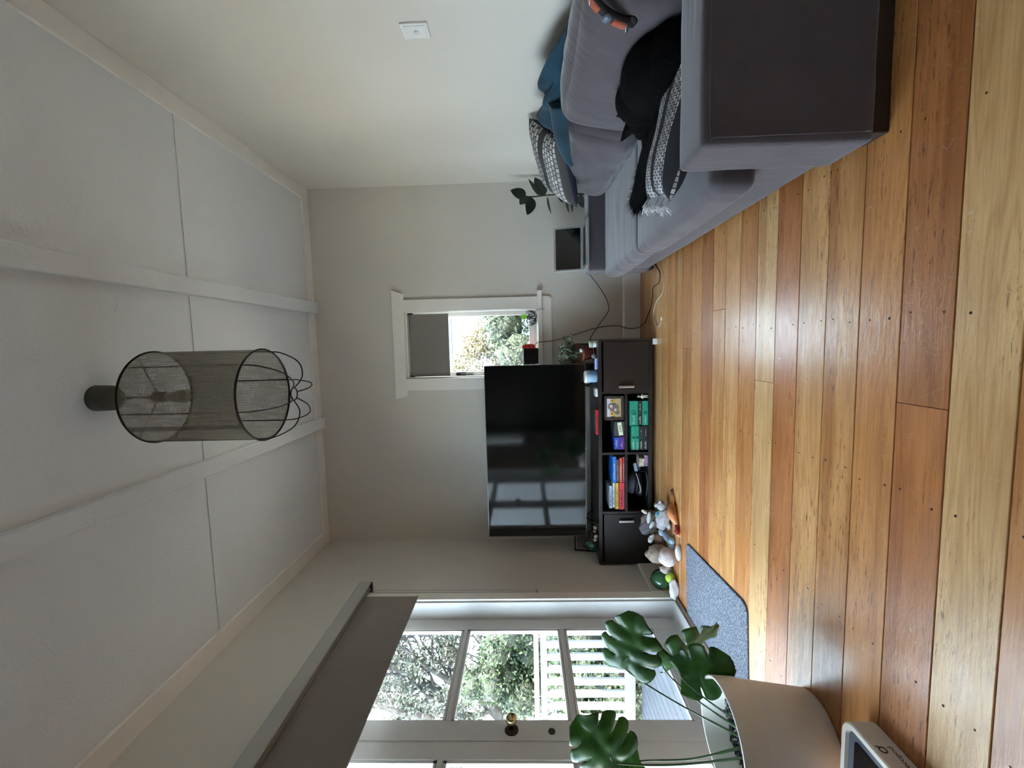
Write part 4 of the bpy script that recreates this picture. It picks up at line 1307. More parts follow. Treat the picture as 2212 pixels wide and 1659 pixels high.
# ================================================================== SOFA
def fabric(name, col, var=0.10, bump=0.35):
    w = N(name)
    v = w.coord()
    f = w.noise(v, 5, 4)
    f2 = w.noise(v, 420, 2)
    c = w.ramp(f, [(0.3, tuple(x * (1 - var) for x in col[:3]) + (1,)), (0.7, tuple(x * (1 + var) for x in col[:3]) + (1,))])
    c = w.mix(c, w.ramp(f2, [(0.3, (0.8, 0.8, 0.8, 1)), (0.7, (1.15, 1.15, 1.15, 1))]), blend='MULTIPLY', f=0.6)
    w.l(c, w.b.inputs['Base Color'])
    w.set(Roughness=0.88)
    w.b.inputs['Specular IOR Level'].default_value = 0.2
    w.b.inputs['Sheen Weight'].default_value = 0.5
    w.b.inputs['Sheen Roughness'].default_value = 0.4
    b1 = w.bump(f2, bump, 0.0015)
    wr = w.noise(w.coord((2.0, 34, 9)), 1.0, 4)
    mk_ = w.ramp(w.noise(v, 3.0, 2), [(0.42, (0, 0, 0, 1)), (0.62, (1, 1, 1, 1))])
    b2 = w.n('ShaderNodeBump')
    b2.inputs['Strength'].default_value = 0.32
    b2.inputs['Distance'].default_value = 0.012
    w.l(w.mix((0.5, 0.5, 0.5, 1), wr, fac=mk_), b2.inputs['Height'])
    w.l(b2.outputs[0], b1.inputs['Normal'])
    return w.m
M_SOFA = fabric('grey slipcover cloth', srgb(88, 81, 86))
sofa = thing('sofa', 'grey fabric two-seat sofa along the wall', 'sofa', (0.93, 2.37, 0))
SA0, SA1 = 1.245, 1.425      # near arm
SB0, SB1 = 3.30, 3.49        # far arm
def soft(name, x0, x1, y0, y1, z0, z1, r=0.025, **k):
    return cushion(name, M_SOFA, sofa, ((x0 + x1) / 2, (y0 + y1) / 2, (z0 + z1) / 2), ((x1 - x0) / 2, (y1 - y0) / 2, (z1 - z0) / 2), r, **k)
soft('base', 0.535, 1.30, SA1 - 0.02, SB0 + 0.02, 0.055, 0.27, 0.02, n=18, nz=0.004, nscale=5)
soft('armrest', 0.520, 1.335, SA0, SA1, 0.045, 0.505, 0.016, n=18, nz=0.003, nscale=5)
soft('armrest', 0.530, 1.335, SB0, SB1, 0.045, 0.505, 0.016, n=18, nz=0.003, nscale=5)
soft('backrest', 1.21, 1.335, SA1, SB0, 0.05, 0.70, 0.03, n=16, nz=0.006)
soft('seat_cushion', 0.462, 1.13, 1.432, 2.362, 0.25, 0.395, 0.04, n=40, puff=(0.012, 0.004, 0.012), nz=0.006, nscale=3.2, seed=1, aniso=(0.8, 3.2, 1))
soft('seat_cushion', 0.475, 1.13, 2.366, 3.292, 0.25, 0.388, 0.04, n=40, puff=(0.012, 0.004, 0.010), nz=0.006, nscale=3.2, seed=2, aniso=(0.8, 3.2, 1))
M_FOOT = smat('dark stained foot', 44, 30, 22, 0.5)
for (x0, x1, y0, y1) in ((0.545, 1.30, SA0 + 0.012, SA0 + 0.10), (0.545, 1.30, SB1 - 0.10, SB1 - 0.02)):
    sbox('plinth', M_FOOT, sofa, x0, x1, y0, y1, 0.0, 0.05, 0.004)
# seams on the near arm's front panel
sm = MB()
sm.tube(curve_pts([(0.545, SA0 - 0.001, 0.06), (0.545, SA0 - 0.001, 0.3), (0.545, SA0 - 0.001, 0.46), (0.56, SA0 - 0.001, 0.482), (0.8, SA0 - 0.001, 0.484), (1.33, SA0 - 0.001, 0.484)], 6), 0.0022, 5)
sm.build('seam', M_SOFA, sofa, True)
# back cushions, leaning and creased
cushion('back_cushion', M_SOFA, sofa, (1.145, 1.845, 0.585), (0.105, 0.415, 0.205), 0.075, rot=(0, R(11), R(2)), n=40, puff=(0.035, 0.015, 0.02), nz=0.012, nscale=2.6, seed=4, aniso=(1, 2.0, 1.3))
cushion('back_cushion', M_SOFA, sofa, (1.135, 2.745, 0.555), (0.105, 0.455, 0.185), 0.075, rot=(0, R(14), R(-3)), n=40, puff=(0.04, 0.015, 0.02), nz=0.024, nscale=3.4, seed=6, aniso=(1, 1.2, 2.0))

# ================================================================== THROW PILLOWS
def pillow_mesh(hx, hy, th, n=28, seed=0, nz=0.01):
    vs_, fs = [], []
    idx = {}
    for side in (1, -1):
        for i in range(n + 1):
            for j in range(n + 1):
                a, b = -1 + 2 * i / n, -1 + 2 * j / n
                edge = (i in (0, n)) or (j in (0, n))
                key = (i, j, 0 if edge else side)
                if key in idx:
                    continue
                t_ = max(0.0, (1 - a ** 4) * (1 - b ** 4)) ** 0.62
                pin = 1 - 0.07 * (1 - abs(a) ** 2) * abs(b) ** 3
                pin2 = 1 - 0.07 * (1 - abs(b) ** 2) * abs(a) ** 3
                x, y = a * hx * pin2, b * hy * pin
                z = side * th * t_ + nz * noise.noise(Vector((x * 7 + seed, y * 7, side)))
                idx[key] = len(vs_)
                vs_.append((x, y, z))
    def g(i, j, s):
        e = (i in (0, n)) or (j in (0, n))
        return idx[(i, j, 0 if e else s)]
    for s in (1, -1):
        for i in range(n):
            for j in range(n):
                f = (g(i, j, s), g(i + 1, j, s), g(i + 1, j + 1, s), g(i, j + 1, s))
                fs.append(f if s > 0 else f[::-1])
    return vs_, fs
def pattern_mat(name, dark, light, sx, sy, plainside=None):
    w = N(name)
    v = w.coord((1, 1, 1))
    br = w.n('ShaderNodeTexBrick')
    br.offset = 0.5
    br.inputs['Color1'].default_value = light
    br.inputs['Color2'].default_value = tuple(x * 0.35 for x in light[:3]) + (1,)
    br.inputs['Mortar'].default_value = dark
    br.inputs['Scale'].default_value = sx
    br.inputs['Mortar Size'].default_value = 0.045
    br.inputs['Mortar Smooth'].default_value = 0.1
    br.inputs['Bias'].default_value = -0.1
    br.inputs['Brick Width'].default_value = 0.45
    br.inputs['Row Height'].default_value = 0.32
    w.l(v, br.inputs['Vector'])
    wv = w.n('ShaderNodeTexWave', wave_type='BANDS', bands_direction='Y')
    wv.inputs['Scale'].default_value = sy
    wv.inputs['Distortion'].default_value = 0.4
    w.l(v, wv.inputs['Vector'])
    msk = w.ramp(wv.outputs['Fac'], [(0.22, (0, 0, 0, 1)), (0.27, (1, 1, 1, 1))])
    c = w.mix(dark, br.outputs['Color'], fac=msk)
    if plainside:
        sp = w.n('ShaderNodeSeparateXYZ')
        w.l(v, sp.inputs[0])
        ms = w.ramp(sp.outputs['Z'], [(0.0, (0, 0, 0, 1)), (0.004, (1, 1, 1, 1))])
        c = w.mix(plainside, c, fac=ms)
    w.l(c, w.b.inputs['Base Color'])
    w.set(Roughness=0.9)
    w.b.inputs['Specular IOR Level'].default_value = 0.15
    w.bump(w.noise(v, 380, 2), 0.4, 0.002)
    return w.m
def pillow(label, c, rot, hx, hy, th, mat, seed):
    vs_, fs = pillow_mesh(hx, hy, th, seed=seed)
    o = MB().add(vs_, fs).build('throw_pillow', mat, None, True)
    o.location = c
    o.rotation_euler = rot
    return tag(o, label, 'pillow')
def local_child(mb, name, mat, parent, smooth=True):
    o = mb.build(name, mat, None, smooth)
    o.parent = parent
    return o
M_PIL1 = pattern_mat('black and white woven pillow', srgb(58, 58, 62), srgb(222, 222, 226), 24, 3.0)
M_PIL2 = pattern_mat('grey dotted pillow', srgb(74, 72, 72), srgb(205, 203, 200), 14, 2.0, srgb(44, 46, 62))
p1 = pillow('black and white woven pillow with tassels lying on the seat against the cat', (0.765, 1.575, 0.447), (R(3), R(11), R(-17)), 0.275, 0.128, 0.058, M_PIL1, 3)
rt_ = random.Random(2)
M_YARN = smat('white yarn', 205, 205, 210, 0.9)
for (a, b) in ((-0.275, 0.118), (-0.275, -0.118), (-0.275, 0.0), (-0.275, 0.06), (-0.275, -0.06)):
    ts = MB()
    for k in range(12):
        e = Vector((a - rt_.uniform(0.02, 0.05), b + rt_.uniform(-0.03, 0.03), rt_.uniform(-0.03, 0.02)))
        ts.tube([(a * 0.96, b * 0.96, 0), (a * 0.5 + e.x * 0.5, b, 0.008), e], 0.0016, 4)
    local_child(ts, 'tassel', M_YARN, p1)
p2 = pillow('grey dotted pillow lying on top of the sofa back', (1.10, 2.80, 0.785), (0, 0, 0), 0.245, 0.165, 0.075, M_PIL2, 8)
_x = Vector((-0.52, 0.80, -0.26)).normalized()
_n = Vector((-0.30, -0.42, 0.85))
_n = (_n - _x * _n.dot(_x)).normalized()
_y = _n.cross(_x)
p2.rotation_euler = Matrix(((_x.x, _y.x, _n.x), (_x.y, _y.y, _n.y), (_x.z, _y.z, _n.z))).to_euler()

# ================================================================== TEAL BLANKET
w = N('teal fleece')
v = w.coord()
w.l(w.ramp(w.noise(v, 6, 4), [(0.3, srgb(10, 42, 56)), (0.7, srgb(22, 66, 86))]), w.b.inputs['Base Color'])
w.set(Roughness=0.95)
w.b.inputs['Sheen Weight'].default_value = 0.12
w.bump(w.noise(v, 260, 3), 0.5, 0.003)
bk_ = MB()
NY, NS = 120, 48
ya, yb = 1.62, 2.62
vs_, fs = [], []
for i in range(NY + 1):
    t_ = i / NY
    y = ya + (yb - ya) * t_
    env = max(0.03, min(1.0, 0.25 + t_ * 1.3) * (1 - max(0, (t_ - 0.72) / 0.28) ** 2) ** 0.5)
    for j in range(NS + 1):
        s = j / NS
        a = PI * s
        rx, rz = 0.105 * env, 0.150 * env
        x = 1.225 + 0.03 * (1 - t_) + rx * math.cos(a)
        z = 0.735 + rz * math.sin(a) ** 0.8
        q = Vector((x * 5, y * 3.0 + z * 2, z * 9))
        d = 0.02 * noise.noise(q * 1.5) + 0.065 * abs(noise.noise(Vector((s * 4.2 + y * 1.2, y * 2.6, 3.0)))) + 0.045 * abs(noise.noise(Vector((s * 9 - y * 2.5, y * 5, 9.0)))) - 0.035
        x += d * math.cos(a) * env
        z += d * (0.4 + math.sin(a)) * env
        if x > XR - 0.004:
            x = XR - 0.004
        vs_.append((x, y, z))
for i in range(NY):
    for j in range(NS):
        a0 = i * (NS + 1) + j
        fs.append((a0, a0 + 1, a0 + NS + 2, a0 + NS + 1))
bk_.add(vs_, fs)
# rolled corner sliding down over the far back cushion
tp = curve_pts([(1.17, 2.22, 0.80), (1.10, 2.40, 0.775), (1.06, 2.54, 0.74), (1.03, 2.63, 0.70)], 8)
bk_.tube(tp, 0.04, 14, radii=[0.055 - 0.037 * i / (len(tp) - 1) for i in range(len(tp))])
tag(bk_.build('blanket', w.m, None, True), 'rumpled teal fleece blanket draped over the sofa back', 'blanket')

# ================================================================== CAT
w = N('black cat fur')
v = w.coord()
w.l(w.ramp(w.noise(v, 30, 3), [(0.3, (0.0010, 0.0010, 0.0012, 1)), (0.7, (0.0022, 0.0022, 0.0026, 1))]), w.b.inputs['Base Color'])
w.set(Roughness=0.75)
w.b.inputs['Specular IOR Level'].default_value = 0.06
w.bump(w.noise(w.coord((1, 1, 1)), 160, 4), 0.7, 0.006)
M_CAT = w.m
M_FUR = plain('black fur tips', (0.0022, 0.0022, 0.0027, 1), 0.85, spec=0.08)
cat = thing('cat', 'black cat curled up asleep on the sofa seat', 'cat', (0.97, 1.76, 0.40))
m = MB()
m.blob((0.975, 1.70, 0.500), (0.120, 0.185, 0.118), 24, 16)
m.blob((0.965, 1.62, 0.475), (0.125, 0.15, 0.095), 24, 16)         # haunch
m.blob((0.960, 1.83, 0.505), (0.095, 0.12, 0.108), 24, 16)         # shoulders
m.blob((0.925, 1.925, 0.495), (0.058, 0.062, 0.052), 20, 14)       # head
m.blob((0.890, 1.965, 0.478), (0.030, 0.034, 0.026), 14, 10)       # muzzle
m.tube([(0.955, 1.90, 0.44), (0.90, 1.985, 0.432), (0.845, 2.03, 0.425)], 0.04, 12, radii=[0.055, 0.042, 0.03])   # foreleg
m.tube([(0.93, 1.86, 0.44), (0.86, 1.95, 0.428), (0.80, 2.0, 0.42)], 0.04, 12, radii=[0.055, 0.045, 0.032])
tailp = curve_pts([(0.90, 1.62, 0.45), (0.84, 1.76, 0.44), (0.80, 1.92, 0.435), (0.755, 2.03, 0.432), (0.70, 2.12, 0.43), (0.665, 2.20, 0.432)], 6)
m.tube(tailp, 0.03, 12, radii=[0.052 - 0.015 * abs(0.4 - i / (len(tailp) - 1)) for i in range(len(tailp))])
for (bx, by, bz, tx, ty, tz) in ((0.905, 1.945, 0.528, 0.878, 2.030, 0.552), (0.945, 1.915, 0.535, 0.955, 1.955, 0.588)):
    m.tube([(bx, by, bz), ((bx + tx) / 2, (by + ty) / 2, (bz + tz) / 2), (tx, ty, tz)], 0.02, 10, radii=[0.026, 0.016, 0.003])
body = m.build('body', M_CAT, cat, True)
rm = body.modifiers.new('remesh', 'REMESH')
rm.mode = 'VOXEL'
rm.voxel_size = 0.007
rm.use_smooth_shade = True
sm_ = body.modifiers.new('smooth', 'SMOOTH')
sm_.iterations = 4
# bushy tail end and a rim of fur
fr_ = MB()
rf = random.Random(6)
for k in range(1500):
    i = rf.randint(len(tailp) // 2, len(tailp) - 1)
    p = Vector(tailp[i])
    d = Vector((rf.gauss(0, 1), rf.gauss(0, 1), rf.gauss(0, 0.8))).normalized()
    along = Vector((-0.45, 0.75, 0.0))
    b = p + d * 0.034
    e = p + d * rf.uniform(0.055, 0.075) + along * rf.uniform(0.01, 0.035)
    if e.z < 0.402:
        e.z = 0.402
    s_ = d.cross(along).normalized() * 0.0013
    fr_.add([b + s_, b - s_, e], [(0, 1, 2)])
for k in range(2600):
    th, ph = rf.uniform(0, PI), rf.uniform(0, 2 * PI)
    d = Vector((math.sin(th) * math.cos(ph), math.sin(th) * math.sin(ph), math.cos(th)))
    c, rr_ = rf.choice((((0.975, 1.70, 0.500), (0.120, 0.185, 0.118)), ((0.965, 1.62, 0.475), (0.125, 0.15, 0.095)), ((0.960, 1.83, 0.505), (0.095, 0.12, 0.108))))
    b = Vector(c) + Vector((d.x * rr_[0], d.y * rr_[1], d.z * rr_[2])) * 0.97
    e = b + d * rf.uniform(0.006, 0.014) + Vector((0, rf.uniform(-0.012, 0.004), -0.004))
    if b.z < 0.42:
        continue
    s_ = d.orthogonal().normalized() * 0.0009
    fr_.add([b + s_, b - s_, e], [(0, 1, 2)])
fo = fr_.build('fur', M_FUR, cat)
fo['kind'] = 'stuff'

# ================================================================== HARNESS on the near back cushion
hn = thing('pet_harness', 'orange and black strap harness hooked on the sofa back cushion', 'harness', (1.08, 1.53, 0.68))
M_ORG = smat('faded orange webbing', 176, 92, 70, 0.8)
hp = curve_pts([(1.035, 1.36, 0.80), (1.0, 1.385, 0.765), (0.985, 1.415, 0.72), (0.985, 1.445, 0.672), (0.995, 1.47, 0.635)], 8)
m = MB()
m.tube(hp, 0.014, 8)
m.blob((0.995, 1.462, 0.645), (0.014, 0.022, 0.025), 12, 8)
m.build('strap', smat('black webbing', 20, 17, 17, 0.7), hn, True)
for (a, b) in ((4, 11), (18, 26)):
    MB().tube([p + Vector((-0.008, 0.004, 0)) for p in hp[a:b]], 0.012, 8).build('orange_panel', M_ORG, hn, True)
MB().blob((0.972, 1.412, 0.728), (0.010, 0.016, 0.016), 14, 10).build('buckle', smat('blue grey buckle', 92, 104, 122, 0.35), hn, True)
for i in (5, 27):
    MB().ring(hp[i] + Vector((-0.012, 0.004, 0)), 0.013, 0.0022, (0.3, 0.3, 1), 18, 6).build('ring', M_ALU, hn, True)

for k in [k for k in COL.objects if k.parent == hn]:
    for vtx in k.data.vertices:
        vtx.co = Vector((0, 0, 1)) + (vtx.co - Vector((0, 0, 1))) * 1.048

# ================================================================== LAPTOP on the far armrest
lp = thing('laptop', 'open silver laptop with black screen on the sofa armrest by the rubber plant', 'laptop', (0.73, 3.38, 0.506))
M_SILV = smat('silver laptop shell', 190, 192, 194, 0.32, metal=0.7)
LX0, LX1 = 0.562, 0.905
sbox('base', M_SILV, lp, LX0, LX1, 3.245, 3.485, 0.5065, 0.5205, 0.004)
sbox('keyboard', M_TVB, lp, LX0 + 0.03, LX1 - 0.03, 3.345, 3.465, 0.5203, 0.5212)
sbox('trackpad', smat('trackpad grey', 165, 167, 170, 0.35), lp, 0.68, 0.79, 3.262, 3.33, 0.5203, 0.5208)
Ml = Matrix.Rotation(R(-12), 4, 'X')
def lid(mb):
    mb.v = [tuple((Ml @ Vector(p)) + Vector((0, 3.478, 0.522))) for p in mb.v]
    return mb
ld = lid(MB().box(LX0, LX1, 0.0, 0.007, 0, 0.228)).build('lid', M_SILV, lp, bevel=0.003)
lid(MB().box(LX0 + 0.016, LX1 - 0.016, -0.0008, 0.0, 0.018, 0.212)).build('screen', M_SCREEN, ld)
cord('charger_cable', 'white charger cable looping behind the silver laptop', [(0.90, 3.50, 0.515), (0.93, 3.51, 0.56), (0.955, 3.515, 0.585), (0.985, 3.52, 0.56), (0.995, 3.51, 0.52), (1.0, 3.495, 0.508)], 0.0022, M_WCORD)

# ================================================================== RUBBER PLANT behind the sofa
def leaf_surface(L, W, n=12, mm=8, droop=0.12, cup=0.25, tipf=1.4, basef=0.7):
    """plain pointed oval leaf along +Y, face up +Z"""
    vs_, fs = [], []
    for i in range(n + 1):
        t_ = i / n
        wdt = W * (max(0.0, math.sin(PI * t_ ** basef)) ** 0.75) * (1 if t_ < 0.85 else (1 - ((t_ - 0.85) / 0.15) ** tipf * 0.2))
        for j in range(mm + 1):
            s = -1 + 2 * j / mm
            vs_.append((s * wdt / 2, t_ * L, cup * abs(s) * wdt / 2 - droop * L * t_ * t_))
    for i in range(n):
        for j in range(mm):
            a0 = i * (mm + 1) + j
            fs.append((a0, a0 + 1, a0 + mm + 2, a0 + mm + 1))
    return vs_, fs
def orient(vs_, base, tip, face):
    y = (Vector(tip) - Vector(base)).normalized()
    z = Vector(face)
    z = (z - y * z.dot(y)).normalized()
    x = y.cross(z)
    return [Vector(base) + x * v[0] + y * v[1] + z * v[2] for v in vs_]
M_RUB = smat('dark rubber leaf', 30, 40, 30, 0.3, var=0.2)
rp = thing('rubber_plant', 'dark-leaved rubber plant in the corner behind the sofa', 'potted plant', (1.17, 3.62, 0))
M_POTG = smat('charcoal pot', 60, 60, 62, 0.6)
MB().lathe([(0.085, 0), (0.11, 0.20), (0.115, 0.205), (0.115, 0.22), (0.105, 0.22), (0.1, 0.19), (0, 0.19)], (1.19, 3.635, 0), 28).build('pot', M_POTG, rp, True)
MB().tube(curve_pts([(1.19, 3.635, 0.18), (1.185, 3.62, 0.46), (1.184, 3.605, 0.72), (1.172, 3.60, 0.90), (1.18, 3.60, 0.985)], 6), 0.006, 8, radii=None).build('stem', smat('dark green stem', 52, 48, 38, 0.6), rp, True)
rl = [  # base z on stem, tip, width, face
    ((1.178, 3.60, 0.955), (1.215, 3.56, 1.075), 0.085, (-0.2, -1, -0.3)),
    ((1.175, 3.60, 0.935), (1.105, 3.56, 1.005), 0.085, (0.1, -1, 0.3)),
    ((1.165, 3.598, 0.905), (1.022, 3.56, 0.945), 0.095, (-0.1, -1, -0.5)),
    ((1.18, 3.60, 0.845), (1.315, 3.60, 0.935), 0.032, (0, -1, 0.4)),
    ((1.182, 3.60, 0.80), (1.330, 3.62, 0.885), 0.085, (0.2, -1, 0.4)),
    ((1.165, 3.595, 0.785), (1.020, 3.55, 0.765), 0.030, (0, -0.5, 1)),
    ((1.178, 3.60, 0.70), (1.10, 3.55, 0.665), 0.026, (0, -0.5, 1)),
    ((1.172, 3.60, 0.635), (1.02, 3.54, 0.625), 0.034, (0, -0.6, 1)),
    ((1.172, 3.60, 0.585), (1.022, 3.54, 0.598), 0.034, (0, -0.6, 1)),
    ((1.19, 3.60, 0.60), (1.30, 3.58, 0.70), 0.08, (0, -1, 0.4)),
    ((1.19, 3.60, 0.55), (1.325, 3.6, 0.52), 0.07, (0, -1, 0.6)),
    ((1.17, 3.60, 0.53), (1.06, 3.55, 0.505), 0.06, (0, -1, 0.6)),
]
for (b, t_, wd_, fc) in rl:
    L = (Vector(t_) - Vector(b)).length
    vs_, fs = leaf_surface(L, wd_, droop=0.05, cup=0.12)
    lf = MB().add(orient(vs_, b, t_, fc), fs)
    o = lf.build('leaf', M_RUB, rp, True)
    so_ = o.modifiers.new('thickness', 'SOLIDIFY')
    so_.thickness = 0.0012

# ================================================================== PENDANT LAMP
LC = Vector((-0.185, 1.80, 0))
LR, LZ1, LZ0 = 0.190, 2.562, 2.098
lamp = thing('pendant_lamp', 'drum pendant lamp with a grey linen shade and wire cage', 'pendant lamp', (LC.x, LC.y, H))
M_WIRE = smat('dark bronze wire', 46, 40, 34, 0.45, metal=0.6)
M_CANOPY = smat('olive grey ceiling rose', 74, 72, 62, 0.5)
w = N('open weave linen')
v = w.coord()
wvx = w.noise(w.coord((1, 1, 30)), 40, 3)
wvz = w.noise(w.coord((30, 30, 1)), 12, 3)
fab = w.mix(wvx, wvz, f=0.5)
colr = w.ramp(fab, [(0.35, srgb(100, 94, 80)), (0.65, srgb(140, 133, 116))])
w.l(colr, w.b.inputs['Base Color'])
w.set(Roughness=0.9)
tl = w.n('ShaderNodeBsdfTranslucent')
w.l(colr, tl.inputs[0])
m1 = w.n('ShaderNodeMixShader'); m1.inputs[0].default_value = 0.35
w.l(w.b.outputs[0], m1.inputs[1]); w.l(tl.outputs[0], m1.inputs[2])
tp_ = w.n('ShaderNodeBsdfTransparent')
m2 = w.n('ShaderNodeMixShader')
hol = w.ramp(fab, [(0.35, (0.16, 0.16, 0.16, 1)), (0.62, (0.44, 0.44, 0.44, 1))])
w.l(hol, m2.inputs[0])
w.l(m1.outputs[0], m2.inputs[1]); w.l(tp_.outputs[0], m2.inputs[2])
w.l(m2.outputs[0], w.out.inputs[0])
M_LINEN = w.m
cy_ = MB()
SEG = 64
vs_, fs = [], []
for z in np.linspace(LZ0, LZ1, 9):
    for k in range(SEG):
        a = 2 * PI * k / SEG
        vs_.append((LC.x + LR * math.cos(a), LC.y + LR * math.sin(a), z))
for i in range(8):
    for k in range(SEG):
        fs.append((i * SEG + k, i * SEG + (k + 1) % SEG, (i + 1) * SEG + (k + 1) % SEG, (i + 1) * SEG + k))
cy_.add(vs_, fs)
shade = cy_.build('shade', M_LINEN, lamp, True)
for z in (LZ0, LZ1):
    MB().ring((LC.x, LC.y, z), LR + 0.001, 0.0045, (0, 0, 1), 64, 6).build('hoop', M_WIRE, lamp, True)
# overlap hem where the linen is joined
hm = MB()
for k in range(3):
    a = R(232 + 2.5 * k)
    hm.tube([(LC.x + (LR + 0.001) * math.cos(a), LC.y + (LR + 0.001) * math.sin(a), LZ0), (LC.x + (LR + 0.001) * math.cos(a), LC.y + (LR + 0.001) * math.sin(a), LZ1)], 0.0018, 4)
hm.build('hem', M_LINEN, shade)
# wire cage running down and curling into a small ring
for k in range(6):
    a = R(15 + 60 * k)
    d = Vector((math.cos(a), math.sin(a), 0))
    pts = [LC + d * (LR - 0.004) + Vector((0, 0, LZ1)), LC + d * (LR - 0.004) + Vector((0, 0, 2.3)), LC + d * (LR - 0.004) + Vector((0, 0, LZ0 + 0.01)),
           LC + d * (LR - 0.012) + Vector((0, 0, LZ0 - 0.06)), LC + d * (LR * 0.72) + Vector((0, 0, LZ0 - 0.135)), LC + d * (LR * 0.40) + Vector((0, 0, LZ0 - 0.155)), LC + d * 0.026 + Vector((0, 0, LZ0 - 0.125))]
    MB().tube(curve_pts(pts, 8), 0.0026, 6).build('cage_wire', M_WIRE, lamp, True)
MB().ring((LC.x, LC.y, LZ0 - 0.125), 0.026, 0.0028, (0, 0, 1), 28, 6).build('cage_ring', M_WIRE, lamp, True)
for k in range(3):
    a = R(95 + 120 * k)
    MB().tube([LC + Vector((0, 0, LZ1 - 0.005)), LC + Vector((LR * math.cos(a), LR * math.sin(a), LZ1))], 0.0024, 6).build('spider_arm', M_WIRE, lamp, True)
MB().lathe([(0.0, -0.03), (0.022, -0.026), (0.024, 0.0), (0.02, 0.02), (0.008, 0.03), (0, 0.03)], (LC.x, LC.y, LZ1 - 0.005), 20).build('hub', smat('reddish hub', 92, 66, 56, 0.5), lamp, True)
MB().lathe([(0.0, -0.14), (0.02, -0.13), (0.03, -0.10), (0.022, -0.06), (0.016, -0.03), (0, -0.03)], (LC.x, LC.y, LZ1 - 0.01), 20).build('bulb', smat('unlit bulb', 200, 196, 186, 0.25), lamp, True)
MB().lathe([(0.0, H - 0.085), (0.045, H - 0.083), (0.054, H - 0.07), (0.056, H), (0, H)], (LC.x, LC.y, 0), 32).build('ceiling_rose', M_CANOPY, lamp, True)
MB().tube([(LC.x, LC.y, H - 0.08), (LC.x, LC.y, LZ1 + 0.02)], 0.0022, 6).build('cord', M_WIRE, lamp, True)
cl = MB()
for i in range(6):
    cl.ring((LC.x, LC.y, LZ1 + 0.04 + i * 0.022), 0.009, 0.002, (1, 0, 0) if i % 2 else (0, 1, 0), 14, 5)
cl.build('chain', M_WIRE, lamp, True)

# ================================================================== MONSTERA in a white pot
PC = Vector((-1.392, 1.438, 0))
mo = thing('potted_monstera', 'monstera with split leaves in a tapered white pot by the doors', 'potted plant', (PC.x, PC.y, 0))
M_POTW = smat('matt white pot', 222, 218, 212, 0.55, var=0.03)
MB().lathe([(0.0, 0.0), (0.130, 0.0), (0.138, 0.006), (0.1665, 0.235), (0.1675, 0.245), (0.172, 0.250), (0.177, 0.329), (0.177, 0.333), (0.172, 0.335), (0.168, 0.333), (0.155, 0.22), (0, 0.22)], (PC.x, PC.y, 0), 72).build('pot', M_POTW, mo, True)
sl = MB()
NR, NA = 10, 48
vs_, fs = [], []
for i in range(NR + 1):
    for k in range(NA):
        a = 2 * PI * k / NA
        r_ = 0.160 * i / NR
        p = Vector((PC.x + r_ * math.cos(a), PC.y + r_ * math.sin(a), 0))
        vs_.append((p.x, p.y, 0.238 + 0.010 * noise.noise(p * 40) + 0.006 * noise.noise(p * 110)))
for i in range(NR):
    for k in range(NA):
        fs.append((i * NA + k, i * NA + (k + 1) % NA, (i + 1) * NA + (k + 1) % NA, (i + 1) * NA + k))
sl.add(vs_, fs)
M_SOIL = plain('dark bark mulch', (0.018, 0.015, 0.013, 1), 0.75, var=0.6, vscale=90, bump=1.0, bscale=90, bdist=0.01)
sl.build('soil', M_SOIL, mo)
ck = MB()
rk = random.Random(77)
for i in range(420):
    a, r_ = rk.uniform(0, 2 * PI), 0.155 * math.sqrt(rk.random())
    c = Vector((PC.x + r_ * math.cos(a), PC.y + r_ * math.sin(a), 0.243 + rk.uniform(-0.004, 0.008)))
    e = Euler((rk.uniform(-0.7, 0.7), rk.uniform(-0.7, 0.7), rk.uniform(0, 6))).to_matrix()
    hx, hy, hz = rk.uniform(0.005, 0.013), rk.uniform(0.002, 0.005), rk.uniform(0.001, 0.003)
    b = MB().box(-hx, hx, -hy, hy, -hz, hz)
    ck.add([e @ Vector(p) + c for p in b.v], b.f)
ck_o = ck.build('bark_chips', plain('bark chips', (0.03, 0.026, 0.024, 1), 0.5, var=0.8, vscale=60), mo)
ck_o['kind'] = 'stuff'

